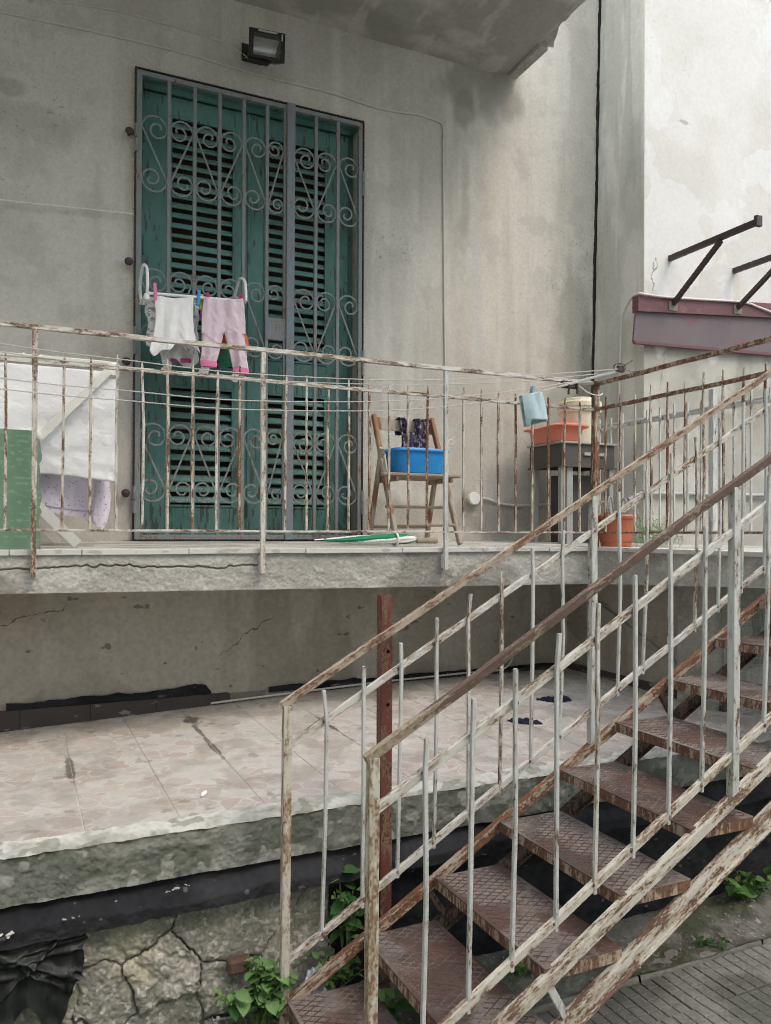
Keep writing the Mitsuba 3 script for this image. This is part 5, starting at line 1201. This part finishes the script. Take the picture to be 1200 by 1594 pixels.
def frame(d, up=(0, 0, 1), roll=0):
    d = np.asarray(d, float); d /= np.linalg.norm(d); s = np.cross(d, up); s /= np.linalg.norm(s) + 1e-9; u = np.cross(s, d)
    c, q = math.cos(roll), math.sin(roll); s, u = s * c + u * q, u * c - s * q
    M_ = np.eye(4); M_[:3, 0], M_[:3, 1], M_[:3, 2] = s, d, u; return M_
def weed(base, n, h, spread, size, mats, label, seed, lean=(0, -.25, 0), per=7):
    r = np.random.default_rng(seed); t = thing('weed_plant', label, 'plant')
    stems, leaves = [], []
    for i in range(n):
        b = np.asarray(base) + [r.normal(0, spread * .25), r.normal(0, .015), 0]
        tip = b + np.array([r.normal(0, spread) , 0, h * r.uniform(.5, 1)]) + np.asarray(lean) * h * r.uniform(.2, 1)
        pts = curve([b, b * .45 + tip * .55 + [0, 0, h * .12], tip], 10); stems.append(tube(pts, .0025, 5, (0, 1, 0)))
        for k in range(per):
            f = .3 + .7 * (k + .5) / per; p = pts[min(9, int(f * 9.99))]
            az = k * 2.4 + r.uniform(-.5, .5); el = r.uniform(-.15, .55)
            d = np.array([math.cos(az) * math.cos(el), math.sin(az) * math.cos(el) - .45, math.sin(el) - .12])
            sz = size * r.uniform(.55, 1.1) * (1.1 - .35 * f)
            leaves.append((p, d, sz * r.choice([1, 1, .6, 1.15]), r.integers(3), r.integers(len(mats)), r.normal(0, .45)))
    put('stem', join(stems), 'weed_stem', t)
    for p, d, sz, v, m, ro in leaves:
        W = frame(d, roll=ro); W[:3, :3] *= sz; W[:3, 3] = p + d / np.linalg.norm(d) * .008
        put('leaf', leaf_plys[v], 'leaf_yellow' if r.random() < .02 else mats[m], t, to_world=W)
    return t
weed((.675, 2.39, -1.60), 28, .30, .05, .056, ['leaf_fresh', 'leaf_fresh', 'leaf_pale', 'leaf_dark'], 'leafy bright green weed clump growing at the wall foot, left of the stair foot', 71, lean=(.0, -.2, 0))
weed((.36, 2.42, -1.62), 4, .16, .05, .042, ['leaf_pale'], 'small pale green weed at the bottom edge, left of the large clump', 72)
weed((.985, 2.43, -1.45), 7, .32, .035, .07, ['leaf_dark', 'leaf_fresh', 'leaf_dark'], 'dark green climbing weed beside the square iron post', 73, lean=(-.1, -.15, 0), per=6)
weed((1.00, 2.25, -1.62), 9, .17, .085, .07, ['leaf_fresh', 'leaf_dark'], 'broad leaved weed under the lowest stair treads', 74)
weed((.90, 2.40, -1.52), 9, .14, .10, .042, ['leaf_fresh', 'leaf_pale'], 'small leaved weed creeping behind the stair foot', 76)
weed((2.80, 2.39, -1.59), 9, .15, .08, .065, ['leaf_dark', 'leaf_fresh'], 'green weed clump at the black wall right of the stairs', 75)
weed((1.62, 2.36, -1.60), 5, .07, .06, .034, ['leaf_fresh'], 'tiny weeds in the dirt under the middle of the stairs', 77)
weed((2.39, 2.22, -1.60), 4, .04, .04, .03, ['leaf_dark'], 'tiny dark weed tuft on the concrete edging at the right', 78)
# feathery fern-like weed beside the flower pot
fw = thing('feathery_weed', 'fine feathery green weed sprouting beside the flower pot', 'plant')
rz = np.random.default_rng(81); fs = []
for i in range(46):
    b = np.array([3.10 + rz.uniform(0, .30), 3.42 + rz.normal(0, .05), -.088]); tip = b + [rz.normal(0, .07), rz.normal(0, .04), rz.uniform(.05, .24) * (1 if b[0] < 3.28 else .5)]
    pts = curve([b, (b + tip) / 2 + [rz.normal(0, .015), 0, .02], tip], 8); fs.append(tube(pts, .0012, 4, (0, 1, 0)))
    for k in range(10):
        p = pts[2 + k % 6]; d = rz.normal(0, 1, 3); d[2] = abs(d[2]) * .6; d /= np.linalg.norm(d)
        fs.append(tube(np.array([p, p + d * rz.uniform(.012, .03)]), .0011, 3, (0, 1, 0)))
put('frond', join(fs), 'fern_green', fw, smooth=False, kind='stuff')
mat('fern_green', (.14, .25, .085), .8)
